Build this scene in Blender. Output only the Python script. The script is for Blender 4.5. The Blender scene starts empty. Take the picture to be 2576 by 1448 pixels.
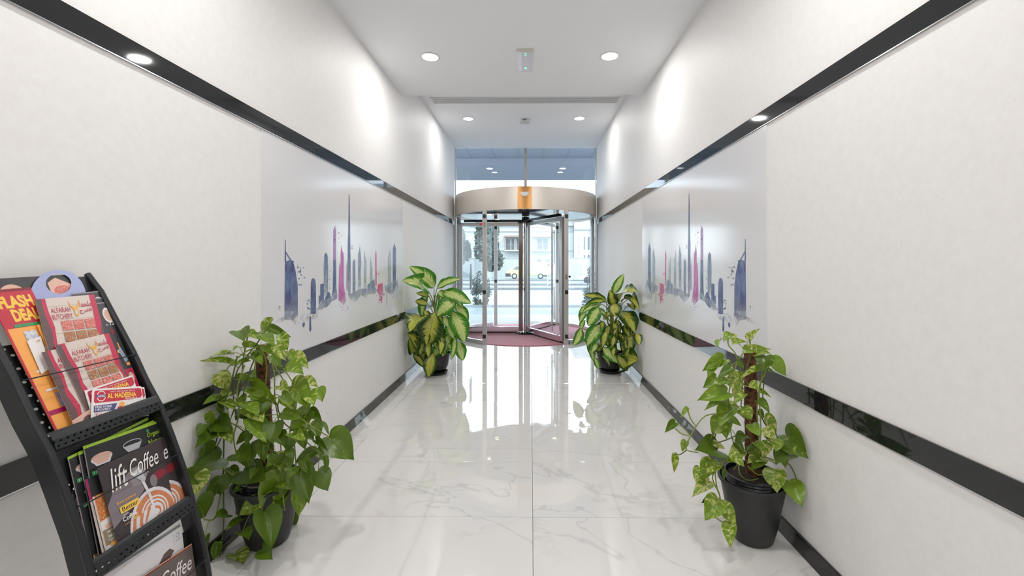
import bpy, bmesh, math, random
from mathutils import Vector, Matrix
from mathutils.geometry import tessellate_polygon
random.seed(3)
C = bpy.context.scene.collection
PI = math.pi
# ------------------------------------------------------------------ camera, sky, exposure
sc = bpy.context.scene
cd = bpy.data.cameras.new('camera'); cam = bpy.data.objects.new('camera', cd); C.objects.link(cam)
cam.location = (0, 0, 1.262); cam.rotation_euler = (PI/2, 0, 0.0091)
cd.sensor_width = 36; cd.lens = 1088*36/2576
cd.shift_x = (1288-1325.1)/2576; cd.shift_y = (662-724)/2576
cd.clip_start = 0.02; cd.clip_end = 300
sc.camera = cam
sc.view_settings.view_transform = 'Standard'; sc.view_settings.look = 'None'
sc.view_settings.gamma = 1; sc.view_settings.use_curve_mapping = False
sc.view_settings.exposure = 0.36
w = bpy.data.worlds.new('sky'); sc.world = w; w.use_nodes = True
bg = w.node_tree.nodes['Background']; bg.inputs[0].default_value = (0.86, 0.95, 1.0, 1); bg.inputs[1].default_value = 3.8
sd = bpy.data.lights.new('sun', 'SUN'); sd.energy = 2.0; sd.angle = math.radians(3); sd.color = (1, .97, .92)
so = bpy.data.objects.new('sun', sd); C.objects.link(so); so.rotation_euler = (math.radians(32), math.radians(28), 0)
LAMP_NEAR, LAMP_LOBBY = 7.2, 10.5        # watts of the ceiling downlights
XL, XR, YF = -1.363, 1.181, 7.75      # side walls and glass front
Z1, Z2, YS = 3.04, 3.327, 4.577       # low ceiling, high ceiling, step between them
CX, CY, RD = -0.091, 7.78, 1.25       # revolving door
# ------------------------------------------------------------------ materials
MATS = {}
def pm(name, col, rough=.5, metal=0, emit=None, es=1, spec=.5, **k):
    m = bpy.data.materials.new(name); m.use_nodes = True
    b = m.node_tree.nodes['Principled BSDF']
    b.inputs['Base Color'].default_value = (*col, 1); b.inputs['Roughness'].default_value = rough
    b.inputs['Metallic'].default_value = metal; b.inputs['Specular IOR Level'].default_value = spec
    if emit: b.inputs['Emission Color'].default_value = (*emit, 1); b.inputs['Emission Strength'].default_value = es
    for a, v in k.items(): b.inputs[a.replace('_', ' ')].default_value = v
    MATS[name] = m; return m
def N(m, t, **k):
    n = m.node_tree.nodes.new(t)
    for a, v in k.items():
        if a in n.inputs.keys(): n.inputs[a].default_value = v
        else: setattr(n, a, v)
    return n
def L(m, a, b): m.node_tree.links.new(a, b)
def P(m): return m.node_tree.nodes['Principled BSDF']
def bump(m, scale, strength, dist=.002, coord='Object', detail=3):
    tc = N(m, 'ShaderNodeTexCoord'); no = N(m, 'ShaderNodeTexNoise'); no.inputs['Scale'].default_value = scale; no.inputs['Detail'].default_value = detail
    bu = N(m, 'ShaderNodeBump'); bu.inputs['Strength'].default_value = strength; bu.inputs['Distance'].default_value = dist
    L(m, tc.outputs[coord], no.inputs['Vector']); L(m, no.outputs['Fac'], bu.inputs['Height']); L(m, bu.outputs['Normal'], P(m).inputs['Normal'])
    return no
def ramp(m, src, stops, interp='LINEAR'):
    r = N(m, 'ShaderNodeValToRGB'); e = r.color_ramp; e.interpolation = interp
    while len(e.elements) < len(stops): e.elements.new(.5)
    for i, (p, c) in enumerate(stops): e.elements[i].position = p; e.elements[i].color = (*c, 1)
    L(m, src, r.inputs[0]); return r
def mixc(m, fac, a, b):
    x = N(m, 'ShaderNodeMix', data_type='RGBA')
    for s, i in ((fac, 0), (a, 6), (b, 7)):
        if isinstance(s, tuple): x.inputs[i].default_value = (*s, 1)
        elif isinstance(s, (int, float)): x.inputs[i].default_value = s
        else: L(m, s, x.inputs[i])
    return x.outputs[2]
def mth(m, op, a, b=None):
    x = N(m, 'ShaderNodeMath', operation=op)
    for s, i in ((a, 0), (b, 1)):
        if s is None: continue
        if isinstance(s, (int, float)): x.inputs[i].default_value = s
        else: L(m, s, x.inputs[i])
    return x.outputs[0]
# wallpaper: off white, fine woven relief
wp = pm('wallpaper', (.80, .79, .775), .55, spec=.35)
no = bump(wp, 260, .25, .0012)
tc = N(wp, 'ShaderNodeTexCoord'); n2 = N(wp, 'ShaderNodeTexNoise'); n2.inputs['Scale'].default_value = 28; n2.inputs['Detail'].default_value = 8; n2.inputs['Roughness'].default_value = .7
L(wp, tc.outputs['Object'], n2.inputs['Vector'])
r = ramp(wp, n2.outputs['Fac'], [(.3, (.775, .76, .745)), (.7, (.82, .81, .795))]); L(wp, r.outputs[0], P(wp).inputs['Base Color'])
ceilm = pm('ceiling_paint', (.89, .90, .92), .7)
trimm = pm('black_gloss', (.012, .014, .014), .04, spec=.55)
edge = pm('steel_edge', (.6, .6, .62), .2, 1)
# marble tiles
mb_ = pm('marble', (.8, .79, .77), .03, spec=.5, IOR=1.75)
tc = N(mb_, 'ShaderNodeTexCoord'); oi = N(mb_, 'ShaderNodeObjectInfo')
ofs = N(mb_, 'ShaderNodeVectorMath', operation='SCALE'); ofs.inputs[0].default_value = (37, 91, 13); L(mb_, oi.outputs['Random'], ofs.inputs['Scale'])
add = N(mb_, 'ShaderNodeVectorMath', operation='ADD'); L(mb_, tc.outputs['Object'], add.inputs[0]); L(mb_, ofs.outputs[0], add.inputs[1])
mp = N(mb_, 'ShaderNodeMapping'); mp.inputs['Rotation'].default_value = (0, 0, .5); mp.inputs['Scale'].default_value = (.8, 1.7, 1); L(mb_, add.outputs[0], mp.inputs[0])
def vein(scale, dist, width, rough=.55):
    n = N(mb_, 'ShaderNodeTexNoise'); n.inputs['Scale'].default_value = scale; n.inputs['Detail'].default_value = 7; n.inputs['Distortion'].default_value = dist; n.inputs['Roughness'].default_value = rough
    L(mb_, mp.outputs[0], n.inputs['Vector'])
    a = mth(mb_, 'ABSOLUTE', mth(mb_, 'SUBTRACT', n.outputs['Fac'], .5))
    return mth(mb_, 'SUBTRACT', 1, mth(mb_, 'MINIMUM', mth(mb_, 'DIVIDE', a, width), 1))
v1 = vein(.9, .6, .008, .5); v2 = vein(1.3, .9, .03, .6)
msk = N(mb_, 'ShaderNodeTexNoise'); msk.inputs['Scale'].default_value = 2.2; L(mb_, add.outputs[0], msk.inputs['Vector'])
mk = mth(mb_, 'MINIMUM', mth(mb_, 'MAXIMUM', mth(mb_, 'MULTIPLY', mth(mb_, 'SUBTRACT', msk.outputs['Fac'], .48), 6), 0), 1)
cl = N(mb_, 'ShaderNodeTexNoise'); cl.inputs['Scale'].default_value = 1.6; cl.inputs['Detail'].default_value = 4; L(mb_, add.outputs[0], cl.inputs['Vector'])
base = mixc(mb_, cl.outputs['Fac'], (.755, .74, .715), (.68, .67, .655))
c1 = mixc(mb_, mth(mb_, 'MULTIPLY', v1, .42), base, (.42, .43, .43))
c2 = mixc(mb_, mth(mb_, 'MULTIPLY', mth(mb_, 'MULTIPLY', v2, mk), .34), c1, (.50, .49, .46))
L(mb_, c2, P(mb_).inputs['Base Color'])
wn = N(mb_, 'ShaderNodeTexNoise'); wn.inputs['Scale'].default_value = 7; L(mb_, add.outputs[0], wn.inputs['Vector'])
wb = N(mb_, 'ShaderNodeBump'); wb.inputs['Strength'].default_value = .05; wb.inputs['Distance'].default_value = .01; L(mb_, wn.outputs['Fac'], wb.inputs['Height']); L(mb_, wb.outputs['Normal'], P(mb_).inputs['Normal'])
groutm = pm('grout', (.33, .32, .31), .8)
# metals and glass
brush = pm('brushed_steel', (.80, .74, .67), .36, 1)
P(brush).inputs['Anisotropic'].default_value = .5
no = bump(brush, 9, .04, .002)
satin = pm('satin_aluminium', (.62, .60, .58), .32, 1)
satin2 = pm('painted_aluminium', (.52, .50, .49), .35, .3)
chrome = pm('polished_steel', (.72, .73, .75), .07, 1)
lobby_refl = pm('steel_lobby_reflection', (.22, .21, .21), .08, 1)
wood_refl = pm('wood_reflection', (.52, .27, .10), .22, 1)
blackp = pm('black_plastic', (.018, .019, .02), .4)
blackg = pm('black_glazed', (.008, .008, .009), .08)
drumc = pm('drum_ceiling', (.16, .17, .19), .08, .75)
def glass(name, tint, f0=.035):
    m = bpy.data.materials.new(name); m.use_nodes = True; nt = m.node_tree; nt.nodes.clear()
    o = nt.nodes.new('ShaderNodeOutputMaterial'); t = nt.nodes.new('ShaderNodeBsdfTransparent'); g = nt.nodes.new('ShaderNodeBsdfGlossy'); mx = nt.nodes.new('ShaderNodeMixShader'); lw = nt.nodes.new('ShaderNodeLayerWeight'); pw = nt.nodes.new('ShaderNodeMath'); pw.operation = 'POWER'; pw.inputs[1].default_value = 5; fr = nt.nodes.new('ShaderNodeMath'); fr.operation = 'MULTIPLY_ADD'; fr.inputs[1].default_value = .6; fr.inputs[2].default_value = f0
    t.inputs[0].default_value = (*tint, 1); g.inputs['Roughness'].default_value = .01; lw.inputs[0].default_value = .5; nt.links.new(lw.outputs['Facing'], pw.inputs[0]); nt.links.new(pw.outputs[0], fr.inputs[0])
    nt.links.new(fr.outputs[0], mx.inputs[0]); nt.links.new(t.outputs[0], mx.inputs[1]); nt.links.new(g.outputs[0], mx.inputs[2]); nt.links.new(mx.outputs[0], o.inputs[0])
    MATS[name] = m; return m
glz = glass('glass_clear', (.97, .99, 1.0)); glb = glass('glass_blue', (.86, .90, .95))
carpet = pm('red_mat', (.50, .05, .11), .85, Sheen_Weight=.6); bump(carpet, 900, .6, .003)
lampm = pm('lamp_glow', (1, 1, 1), .5, emit=(1, .98, .95), es=9)
lampo = pm('lamp_outdoor', (1, 1, 1), .5, emit=(1, 1, 1), es=3)
white = pm('white_plastic', (.78, .78, .77), .4)
# ------------------------------------------------------------------ mesh helpers
ORG = {}
class MB:
    def __init__(s): s.v = []; s.f = []; s.m = []
    def add(s, vs, fs, mi=0):
        o = len(s.v); s.v += [tuple(v) for v in vs]; s.f += [tuple(i+o for i in f) for f in fs]; s.m += [mi]*len(fs); return s
    def box(s, x0, y0, z0, x1, y1, z1, mi=0):
        return s.add([(x0,y0,z0),(x1,y0,z0),(x1,y1,z0),(x0,y1,z0),(x0,y0,z1),(x1,y0,z1),(x1,y1,z1),(x0,y1,z1)],
                     [(0,3,2,1),(4,5,6,7),(0,1,5,4),(1,2,6,5),(2,3,7,6),(3,0,4,7)], mi)
    def arc(s, cx, cy, r0, r1, a0, a1, z0, z1, n=32, mi=0):
        vs = []; fs = []
        for i in range(n+1):
            a = math.radians(a0+(a1-a0)*i/n); c, q = math.cos(a), math.sin(a)
            vs += [(cx+r0*c, cy+r0*q, z0), (cx+r1*c, cy+r1*q, z0), (cx+r1*c, cy+r1*q, z1), (cx+r0*c, cy+r0*q, z1)]
        for i in range(n):
            b = 4*i
            for k in range(4): fs.append((b+k, b+(k+1) % 4, b+4+(k+1) % 4, b+4+k))
        if abs(a1-a0) < 359.9: fs += [(3,2,1,0), (4*n, 4*n+1, 4*n+2, 4*n+3)]
        return s.add(vs, fs, mi)
    def cyl(s, cx, cy, z0, z1, r, n=24, mi=0, r2=None):
        return s.lathe(cx, cy, [(0, z0), (r, z0), (r if r2 is None else r2, z1), (0, z1)], n, mi)
    def lathe(s, cx, cy, prof, n=40, mi=0):
        vs = []; fs = []
        for r, z in prof:
            for i in range(n): a = 2*PI*i/n; vs.append((cx+r*math.cos(a), cy+r*math.sin(a), z))
        for k in range(len(prof)-1):
            for i in range(n): j = (i+1) % n; fs.append((k*n+i, k*n+j, (k+1)*n+j, (k+1)*n+i))
        return s.add(vs, fs, mi)
    def tube(s, pts, r, n=6, mi=0, r1=None):
        pts = [Vector(p) for p in pts]; vs = []; fs = []; K = len(pts)
        up = Vector((0.13, .27, .95)).normalized()
        for k, p in enumerate(pts):
            d = (pts[min(k+1, K-1)]-pts[max(k-1, 0)])
            if d.length < 1e-9: d = Vector((0, 0, 1))
            d.normalize(); a = d.cross(up)
            if a.length < .05: a = d.cross(Vector((1, 0, 0)))
            a.normalize(); b = d.cross(a); rr = r if r1 is None else r+(r1-r)*k/(K-1)
            for i in range(n): t = 2*PI*i/n; vs.append(p+a*rr*math.cos(t)+b*rr*math.sin(t))
        for k in range(K-1):
            for i in range(n): j = (i+1) % n; fs.append((k*n+i, k*n+j, (k+1)*n+j, (k+1)*n+i))
        fs += [tuple(range(n))[::-1], tuple((K-1)*n+i for i in range(n))]
        return s.add(vs, fs, mi)
    def prism(s, poly, axis, a, b, mi=0):
        def P3(u, v, t): return {'x': (t, u, v), 'y': (u, t, v), 'z': (u, v, t)}[axis]
        n = len(poly); vs = [P3(u, v, a) for u, v in poly]+[P3(u, v, b) for u, v in poly]
        fs = [(i, (i+1) % n, n+(i+1) % n, n+i) for i in range(n)]
        tri = tessellate_polygon([[Vector((u, v, 0)) for u, v in poly]])
        fs += [tuple(t) for t in tri]+[tuple(n+i for i in t)[::-1] for t in tri]
        return s.add(vs, fs, mi)
def obj(name, mb, mats, parent=None, smooth=False, bevel=0, **props):
    me = bpy.data.meshes.new(name)
    o3 = Vector(ORG.get(parent.name, (0, 0, 0))) if parent else Vector((0, 0, 0))
    me.from_pydata([tuple(Vector(v)-o3) for v in mb.v], [], mb.f)
    if not isinstance(mats, (list, tuple)): mats = [mats]
    for m in mats: me.materials.append(m)
    for p, i in zip(me.polygons, mb.m): p.material_index = i; p.use_smooth = smooth
    me.update()
    bm = bmesh.new(); bm.from_mesh(me); bmesh.ops.recalc_face_normals(bm, faces=bm.faces); bm.to_mesh(me); bm.free()
    if smooth:
        try: me.set_sharp_from_angle(angle=math.radians(35))
        except Exception: pass
    o = bpy.data.objects.new(name, me); C.objects.link(o)
    if parent: o.parent = parent; ORG[o.name] = tuple(o3)
    if bevel:
        b = o.modifiers.new('bevel', 'BEVEL'); b.width = bevel; b.segments = 2; b.limit_method = 'ANGLE'
    for k, v in props.items(): o[k] = v
    return o
def thing(name, loc, label, cat, group=None, kind=None):
    e = bpy.data.objects.new(name, None); C.objects.link(e); e.location = loc; e.empty_display_size = .1
    ORG[e.name] = tuple(loc); e['label'] = label; e['category'] = cat
    if group: e['group'] = group
    if kind: e['kind'] = kind
    return e
def st(name, mb, mats, label, parent=None, **k):
    o = obj(name, mb, mats, parent, **k)
    if not parent: o['kind'] = 'structure'; o['label'] = label; o['category'] = label.split()[-1] if 0 else name.split('_')[0]
    return o
# ------------------------------------------------------------------ setting
YB = -4.2
fl = st('floor', MB().box(XL-.1, YB, -.1, XR+.1, 7.9, -.006), groutm, 'white marble tiled floor with grey veins, mirror polished, of the hallway')
cols = [(XL, -1.190), (-1.190, .010), (.010, XR)]
yk = 2.152-.6*11
meshes = {}
k = -11
while 2.152+.6*k < 7.8:
    y0 = 2.152+.6*k; y1 = min(y0+.6, 7.85); y0 = max(y0, YB); k += 1
    if y1 <= y0: continue
    for x0, x1 in cols:
        g = .0011; key = (round(x1-x0, 3), round(y1-y0, 3))
        if key not in meshes:
            W, D = (x1-x0)/2-g, (y1-y0)/2-g; b = .0008
            t = MB().add([(-W,-D,-.008),(W,-D,-.008),(W,D,-.008),(-W,D,-.008),(-W,-D,-b),(W,-D,-b),(W,D,-b),(-W,D,-b),(-W+b,-D+b,0),(W-b,-D+b,0),(W-b,D-b,0),(-W+b,D-b,0)],
                [(0,1,5,4),(1,2,6,5),(2,3,7,6),(3,0,4,7),(4,5,9,8),(5,6,10,9),(6,7,11,10),(7,4,8,11),(8,9,10,11)])
            o = obj('tile', t, mb_, fl); meshes[key] = o.data
        else:
            o = bpy.data.objects.new('tile', meshes[key]); C.objects.link(o); o.parent = fl
        o.location = ((x0+x1)/2, (y0+y1)/2, 0)
ZUL, ZUR, ZLL, ZLR = (1.9446, 2.0212), (1.9607, 2.0356), (.6632, .7416), (.6569, .7367)
st('wall_left', MB().box(XL-.12, YB, -.05, XL, YF, 3.6), wp, 'off-white papered wall on the left of the hallway')
st('wall_right', MB().box(XR, YB, -.05, XR+.12, YF, 3.6), wp, 'off-white papered wall on the right of the hallway')
st('ceiling', MB().box(XL-.1, YB, Z1, XR+.1, YS, Z1+.02).box(XL-.1, YS-.02, Z1+.02, XR+.1, YS, Z2+.1).box(XL-.1, YS, Z2, XR+.1, YF, Z2+.1), ceilm, 'plain white ceiling that steps up towards the glass front')
for nm, x0, x1, (a, b), lab in (('trim_1', XL, XL+.007, ZUL, 'black glossy upper strip along the left wall'), ('trim_2', XR-.007, XR, ZUR, 'black glossy upper strip along the right wall'),
                         ('trim_3', XL, XL+.007, ZLL, 'black glossy lower strip along the left wall'), ('trim_4', XR-.007, XR, ZLR, 'black glossy lower strip along the right wall')):
    o = st(nm, MB().box(x0, YB, a, x1, YF, b), trimm, lab)
    obj('steel_edge', MB().box(x0-.0005 if x0 > 0 else x0, YB, a-.003, x1+(.0005 if x0 < 0 else 0), YF, a), edge, o)
st('baseboard_left', MB().box(XL, YB, 0, XL+.012, YF, .077), trimm, 'black glossy skirting at the foot of the left wall', bevel=.0015)
st('baseboard_right', MB().box(XR-.012, YB, 0, XR, YF, .078), trimm, 'black glossy skirting at the foot of the right wall', bevel=.0015)
st('wall_back', MB().box(XL-.1, YB-.12, -.05, XR+.1, YB, 3.2), wp, 'off-white papered wall behind the viewer')
wood = pm('wood_door', (.34, .17, .07), .35)
dr = st('door_1', MB().box(-.55, YB, 0, .37, YB+.04, 2.2), wood, 'brown wooden door in the wall behind the viewer')
obj('door_handle', MB().tube([(-.45, YB+.09, .9), (-.45, YB+.09, 1.2)], .012).tube([(-.45,YB+.04,.95),(-.45,YB+.09,.95)],.008).tube([(-.45,YB+.04,1.15),(-.45,YB+.09,1.15)],.008), chrome, dr)
# ------------------------------------------------------------------ ceiling lamps
def lamp(x, y, z, watts, label, grp, outdoor=False, shared=False):
    t = thing('ceiling_downlight', (x, y, z), label, 'light', grp)
    obj('trim_ring', MB().lathe(x, y, [(.068, z), (.080, z-.001), (.083, z-.004), (.078, z-.006), (.069, z-.004), (.068, z)], 40), white, t, smooth=True)
    obj('lens', MB().lathe(x, y, [(0, z-.0035), (.069, z-.003), (.069, z-.001), (0, z-.001)], 40), lampo if outdoor else lampm, t)
    if watts:
        l = bpy.data.lights.new('downlight', 'AREA'); l.shape = 'DISK'; l.size = .13; l.energy = watts; l.color = (1, .978, .958); l.spread = math.radians(178)
        lo = bpy.data.objects.new('lamp_light', l); C.objects.link(lo); lo.location = (0, 0, -.008); lo.parent = t
    return t
lamp(-.867, 3.72, Z1, LAMP_NEAR, 'large round white downlight in the low ceiling, left of the exit light', 'downlights in the hallway ceiling')
lamp(.679, 3.72, Z1, LAMP_NEAR, 'large round white downlight in the low ceiling, right of the exit light', 'downlights in the hallway ceiling')
lamp(-.893, 6.17, Z2, LAMP_NEAR, 'round white downlight near the glass front, left of the sprinkler', 'downlights in the hallway ceiling')
lamp(.694, 6.17, Z2, LAMP_NEAR, 'round white downlight near the glass front, right of the sprinkler', 'downlights in the hallway ceiling')
for y, wy in ((1.3, 'just above the viewer'), (-1.1, 'halfway to the wooden door'), (-3.2, 'nearest the wooden door')):
    for x, wx in ((-.867, 'left'), (.679, 'right')):
        lamp(x, y, Z1, LAMP_LOBBY, wx+' white downlight in the low ceiling '+wy, 'downlights behind the viewer')
# exit light
ex = thing('exit_light', (-.045, 3.60, Z1), 'small translucent exit light hanging from the low ceiling between two downlights', 'exit light')
acr = pm('frosted_acrylic', (.74, .75, .82), .2); acr2 = pm('frosted_acrylic_light', (.86, .88, .98), .2)
obj('ceiling_plate', MB().box(-.118, 3.585, Z1-.016, .028, 3.625, Z1), pm('cream_plastic', (.72, .66, .58), .4), ex, bevel=.003)
obj('blade', MB().add([(-.113,3.60,Z1-.016),(-.075,3.60,Z1-.016),(-.075,3.60,Z1-.178),(-.104,3.60,Z1-.176),(-.113,3.612,Z1-.016),(-.075,3.612,Z1-.016),(-.075,3.612,Z1-.178),(-.104,3.612,Z1-.176)],
    [(0,1,2,3),(4,7,6,5),(0,4,5,1),(1,5,6,2),(2,6,7,3),(3,7,4,0)]), acr2, ex)
obj('blade', MB().add([(-.075,3.60,Z1-.016),(.024,3.60,Z1-.016),(.016,3.60,Z1-.178),(-.075,3.60,Z1-.178),(-.075,3.612,Z1-.016),(.024,3.612,Z1-.016),(.016,3.612,Z1-.178),(-.075,3.612,Z1-.178)],
    [(0,1,2,3),(4,7,6,5),(0,4,5,1),(1,5,6,2),(2,6,7,3),(3,7,4,0)]), acr, ex)
gl = pm('green_led', (.1, .7, .35), .3, emit=(.1, .9, .4), es=1.2)
g = MB()
for z in (-.033, -.052, -.156): g.lathe(0, 0, [(0, 0), (.009, 0), (.009, .003), (0, .003)], 16)
g2 = MB(); 
for z in (-.033, -.05, -.156):
    n = 14; r_ = .009 if z == -.156 else .006
    g2.add([(-.043+r_*math.cos(2*PI*i/n), 3.598, Z1+z+r_*.8*math.sin(2*PI*i/n)) for i in range(n)]+[(-.043+r_*math.cos(2*PI*i/n), 3.6, Z1+z+r_*.8*math.sin(2*PI*i/n)) for i in range(n)], [tuple(range(n))]+[(i, (i+1) % n, n+(i+1) % n, n+i) for i in range(n)])
obj('green_indicator', g2, gl, ex)
# linear air diffuser
ac = thing('air_diffuser', (-.07, 5.48, Z2), 'long white slotted air diffuser across the high ceiling', 'air vent')
obj('dark_slot', MB().box(-1.235, 5.40, Z2-.003, 1.095, 5.575, Z2-.0005), pm('vent_dark', (.10, .10, .085), .7), ac)
for i in range(6):
    y = 5.380+i*.0355
    obj('slat', MB().box(-1.245, y, Z2-.007, 1.105, y+.019, Z2-.003), white, ac)
for x in (-1.253, 1.097): obj('end_cap', MB().box(x, 5.38, Z2-.012, x+.016, 5.585, Z2), white, ac)
# sprinkler
sp = thing('ceiling_sprinkler', (-.085, 6.2, Z2), 'small sprinkler with grey rosette and round plate on the high ceiling', 'sprinkler')
obj('rosette', MB().lathe(-.085, 6.2, [(0, Z2), (.035, Z2), (.032, Z2-.008), (.012, Z2-.012), (0, Z2-.012)], 24), pm('dull_metal', (.35, .34, .33), .35, .8), sp, smooth=True)
obj('stem', MB().cyl(-.085, 6.2, Z2-.04, Z2-.01, .006, 12), chrome, sp)
obj('plate', MB().lathe(-.085, 6.2, [(0, Z2-.04), (.055, Z2-.04), (.068, Z2-.046), (.07, Z2-.052), (0, Z2-.052)], 32), pm('offwhite', (.60, .60, .56), .5), sp, smooth=True)
# ------------------------------------------------------------------ glass front
fr = st('window_1', MB().box(-.117, YF, 2.44, -.068, YF+.08, Z2), pm('mullion_paint', (.50, .48, .44), .35, .4), 'glass transom above the revolving door with a central steel mullion')
obj('pane', MB().box(XL, YF+.03, 2.42, -.117, YF+.042, Z2), glb, fr); obj('pane', MB().box(-.068, YF+.03, 2.42, XR, YF+.042, Z2), glb, fr)
obj('frame', MB().box(XL, YF+.01, 0, XL+.02, YF+.07, Z2).box(XR-.02, YF+.01, 0, XR, YF+.07, Z2), satin, fr)
# ------------------------------------------------------------------ revolving door
rv = thing('revolving_door', (CX, CY, 0), 'three-winged glass revolving door with a round brushed steel canopy at the end of the hallway', 'revolving door')
ZC0, ZC1 = 2.084, 2.426
obj('canopy', MB().arc(CX, CY, RD-.03, RD+.0, 0, 360, ZC0, ZC1, 96), brush, rv, smooth=True)
obj('canopy_lid', MB().cyl(CX, CY, ZC1-.03, ZC1-.01, RD-.02, 64), satin2, rv)
obj('drum_ceiling', MB().cyl(CX, CY, ZC0+.015, ZC0+.035, RD-.03, 64), drumc, rv)
obj('centre_reflection', MB().arc(CX, CY, RD, RD+.004, -90-4.9, -90+4.9, ZC0+.001, ZC1-.001, 12), wood_refl, rv, smooth=True)  # reflection of the orange wood behind the viewer, put into this strip's colour
for a in (-90-7.4, -90+7.4):
    pass
cp = obj('motion_sensor', MB().add([(CX+.066*math.cos(PI+PI*i/12)*(1 if j < 2 else .7), CY-RD-.004-(0 if j == 0 else .028), 2.336+(.066*math.sin(PI+PI*i/12)*1.0)*(1 if j < 2 else .7)) for j in range(3) for i in range(13)],
    [(j*13+i, j*13+i+1, (j+1)*13+i+1, (j+1)*13+i) for j in range(2) for i in range(12)]+[tuple(26+i for i in range(13))]+[(0, 12, 25, 13)]+[(13, 25, 38, 26)]), white, rv)
for (x, a) in ((0, 0),): pass
def pt(a, r): a = math.radians(a); return CX+r*math.cos(a), CY+r*math.sin(a)
for i, a in enumerate((-90-30.5, -90+31.5, 90-31, 90+30.5)):       # four drum posts
    x, y = pt(a, RD-.02); wdt = .034
    p = obj('post', MB().box(x-wdt, y-.03, 0, x+wdt, y+.03, ZC0+.002), satin2, rv, bevel=.004)
    if i < 2:
        s = 1 if i == 0 else -1
        for z in (1.99, .815+.0, .13): obj('sensor_pad', MB().box(x-.026-.004*s, y-.034, z-.03, x+.026-.004*s, y-.0295, z+.03), blackp, p)
        # lock bracket
        zz = 1.87 if i == 0 else 1.06
        obj('bracket', MB().box(x-.012, y-.05, zz-.04, x+.01, y-.03, zz+.03), pm('brass' , (.30,.26,.18), .35, 1) if 'brass' not in MATS else MATS['brass'], p)
    else:
        for z in (1.99, .90): obj('sensor_pad', MB().box(x-.026, y-.034, z-.03, x+.026, y-.0295, z+.03), blackp, p)
redp = pm('red_plastic', (.75, .03, .06), .3)
x, y = pt(-120.5, RD-.02); obj('knob', MB().lathe(x-.055, y-.045, [(0, 1.845), (.018, 1.855), (.02, 1.87), (.015, 1.885), (0, 1.89)], 14), redp, rv, smooth=True)
x, y = pt(-58.5, RD-.02); obj('knob', MB().lathe(x+.05, y-.045, [(0, 1.035), (.015, 1.045), (.017, 1.06), (.013, 1.072), (0, 1.075)], 14), blackp, rv, smooth=True)
for a0, a1 in ((180, 237), (303, 360), (0, 57), (123, 180)):
    obj('curved_glass', MB().arc(CX, CY, RD-.024, RD-.012, a0+2, a1, .065, ZC0, 24), glz, rv, smooth=True)
    obj('base_rail', MB().arc(CX, CY, RD-.04, RD, a0+1, a1+1, .0, .065, 24), satin, rv, smooth=True)
    obj('head_rail', MB().arc(CX, CY, RD-.035, RD-.003, a0+1, a1+1, ZC0-.012, ZC0+.002, 24), satin, rv, smooth=True)
for a in (180, 0):
    x, y = pt(a, RD-.03); s = -1 if a == 180 else 1
    obj('side_jamb', MB().box(min(x, x-s*.05), y-.10, 0, max(x, x-s*.05), y+.06, ZC0+.002), satin2, rv, bevel=.003)
    obj('sensor_pad', MB().box(x-s*.05-.001, y-.07, 1.93, x-s*.05+.001, y-.02, 2.0), blackp, rv)
obj('door_mat', MB().cyl(CX, CY, 0.0002, .009, RD-.045, 72), carpet, rv)
cshaft = obj('centre_shaft', MB().cyl(CX, CY, .02, ZC0+.02, .035, 24), chrome, rv, smooth=True)
obj('floor_pivot', MB().lathe(CX, CY, [(0, .009), (.19, .009), (.19, .02), (.16, .035), (.05, .045), (0, .045)], 32), blackg, rv, smooth=True)
obj('hub', MB().lathe(CX, CY, [(0, 1.98), (.14, 1.98), (.15, 2.0), (.15, 2.03), (.07, 2.05), (.07, 2.09), (0, 2.09)], 32), blackg, rv, smooth=True)
def wing(a):
    c, s = math.cos(math.radians(a)), math.sin(math.radians(a))
    e = bpy.data.objects.new('wing', None); C.objects.link(e); e.parent = rv; e.location = (0, 0, 0); e.rotation_euler = (0, 0, math.radians(a)); ORG[e.name] = (0, 0, 0)
    r0, r1, T = .05, RD-.06, .022
    obj('stile', MB().box(r0, -T, .05, r0+.075, T, 1.99), lobby_refl if a == 180 else satin, e, bevel=.002)  # one stile coloured darker for the dark lobby it mirrors
    obj('stile', MB().box(r1-.055, -T, .05, r1, T, 1.99), satin, e, bevel=.002)
    obj('bottom_rail', MB().box(r0+.07, -T, .035, r1-.05, T, .125), chrome, e, bevel=.002)
    obj('brush_strip', MB().box(r0, -.004, .011, r1, .004, .04), blackp, e)
    obj('top_rail', MB().box(r0+.07, -T, 1.93, r1-.05, T, 1.99), satin, e, bevel=.002)
    obj('drive_arm', MB().box(.06, -.03, 2.0, r1-.08, .03, 2.045), blackg, e)
    obj('pane', MB().box(r0+.07, -.005, .12, r1-.05, .005, 1.935), glz, e)
    for sd_ in (-1, 1):
        y = sd_*.075
        obj('push_bar', MB().tube([(r1-.20, y, .18), (r1-.20, y, 1.90)], .013, 10).tube([(r1-.20, sd_*T, .3), (r1-.20, y, .3)], .008, 8).tube([(r1-.20, sd_*T, 1.75), (r1-.20, y, 1.75)], .008, 8) if a == 300 else
            MB().tube([(r1-.2, y, .8), (r1-.2, y, 1.25)], .011, 10).tube([(r1-.2, sd_*T, .82), (r1-.2, y, .82)], .008, 8).tube([(r1-.2, sd_*T, 1.23), (r1-.2, y, 1.23)], .008, 8), chrome, e, smooth=True)
    return e
for a in (180, 300, 60): wing(a)
yl = pm('lamp_yellow', (1, 1, .8), .5, emit=(1, 1, .6), es=3)
for (x, y) in ((CX-.62, CY-.35), (CX+.62, CY-.35), (CX-.55, CY+.5), (CX+.55, CY+.5)):
    obj('spot_lens', MB().cyl(x, y, ZC0+.011, ZC0+.0155, .04, 24), yl, rv)
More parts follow.
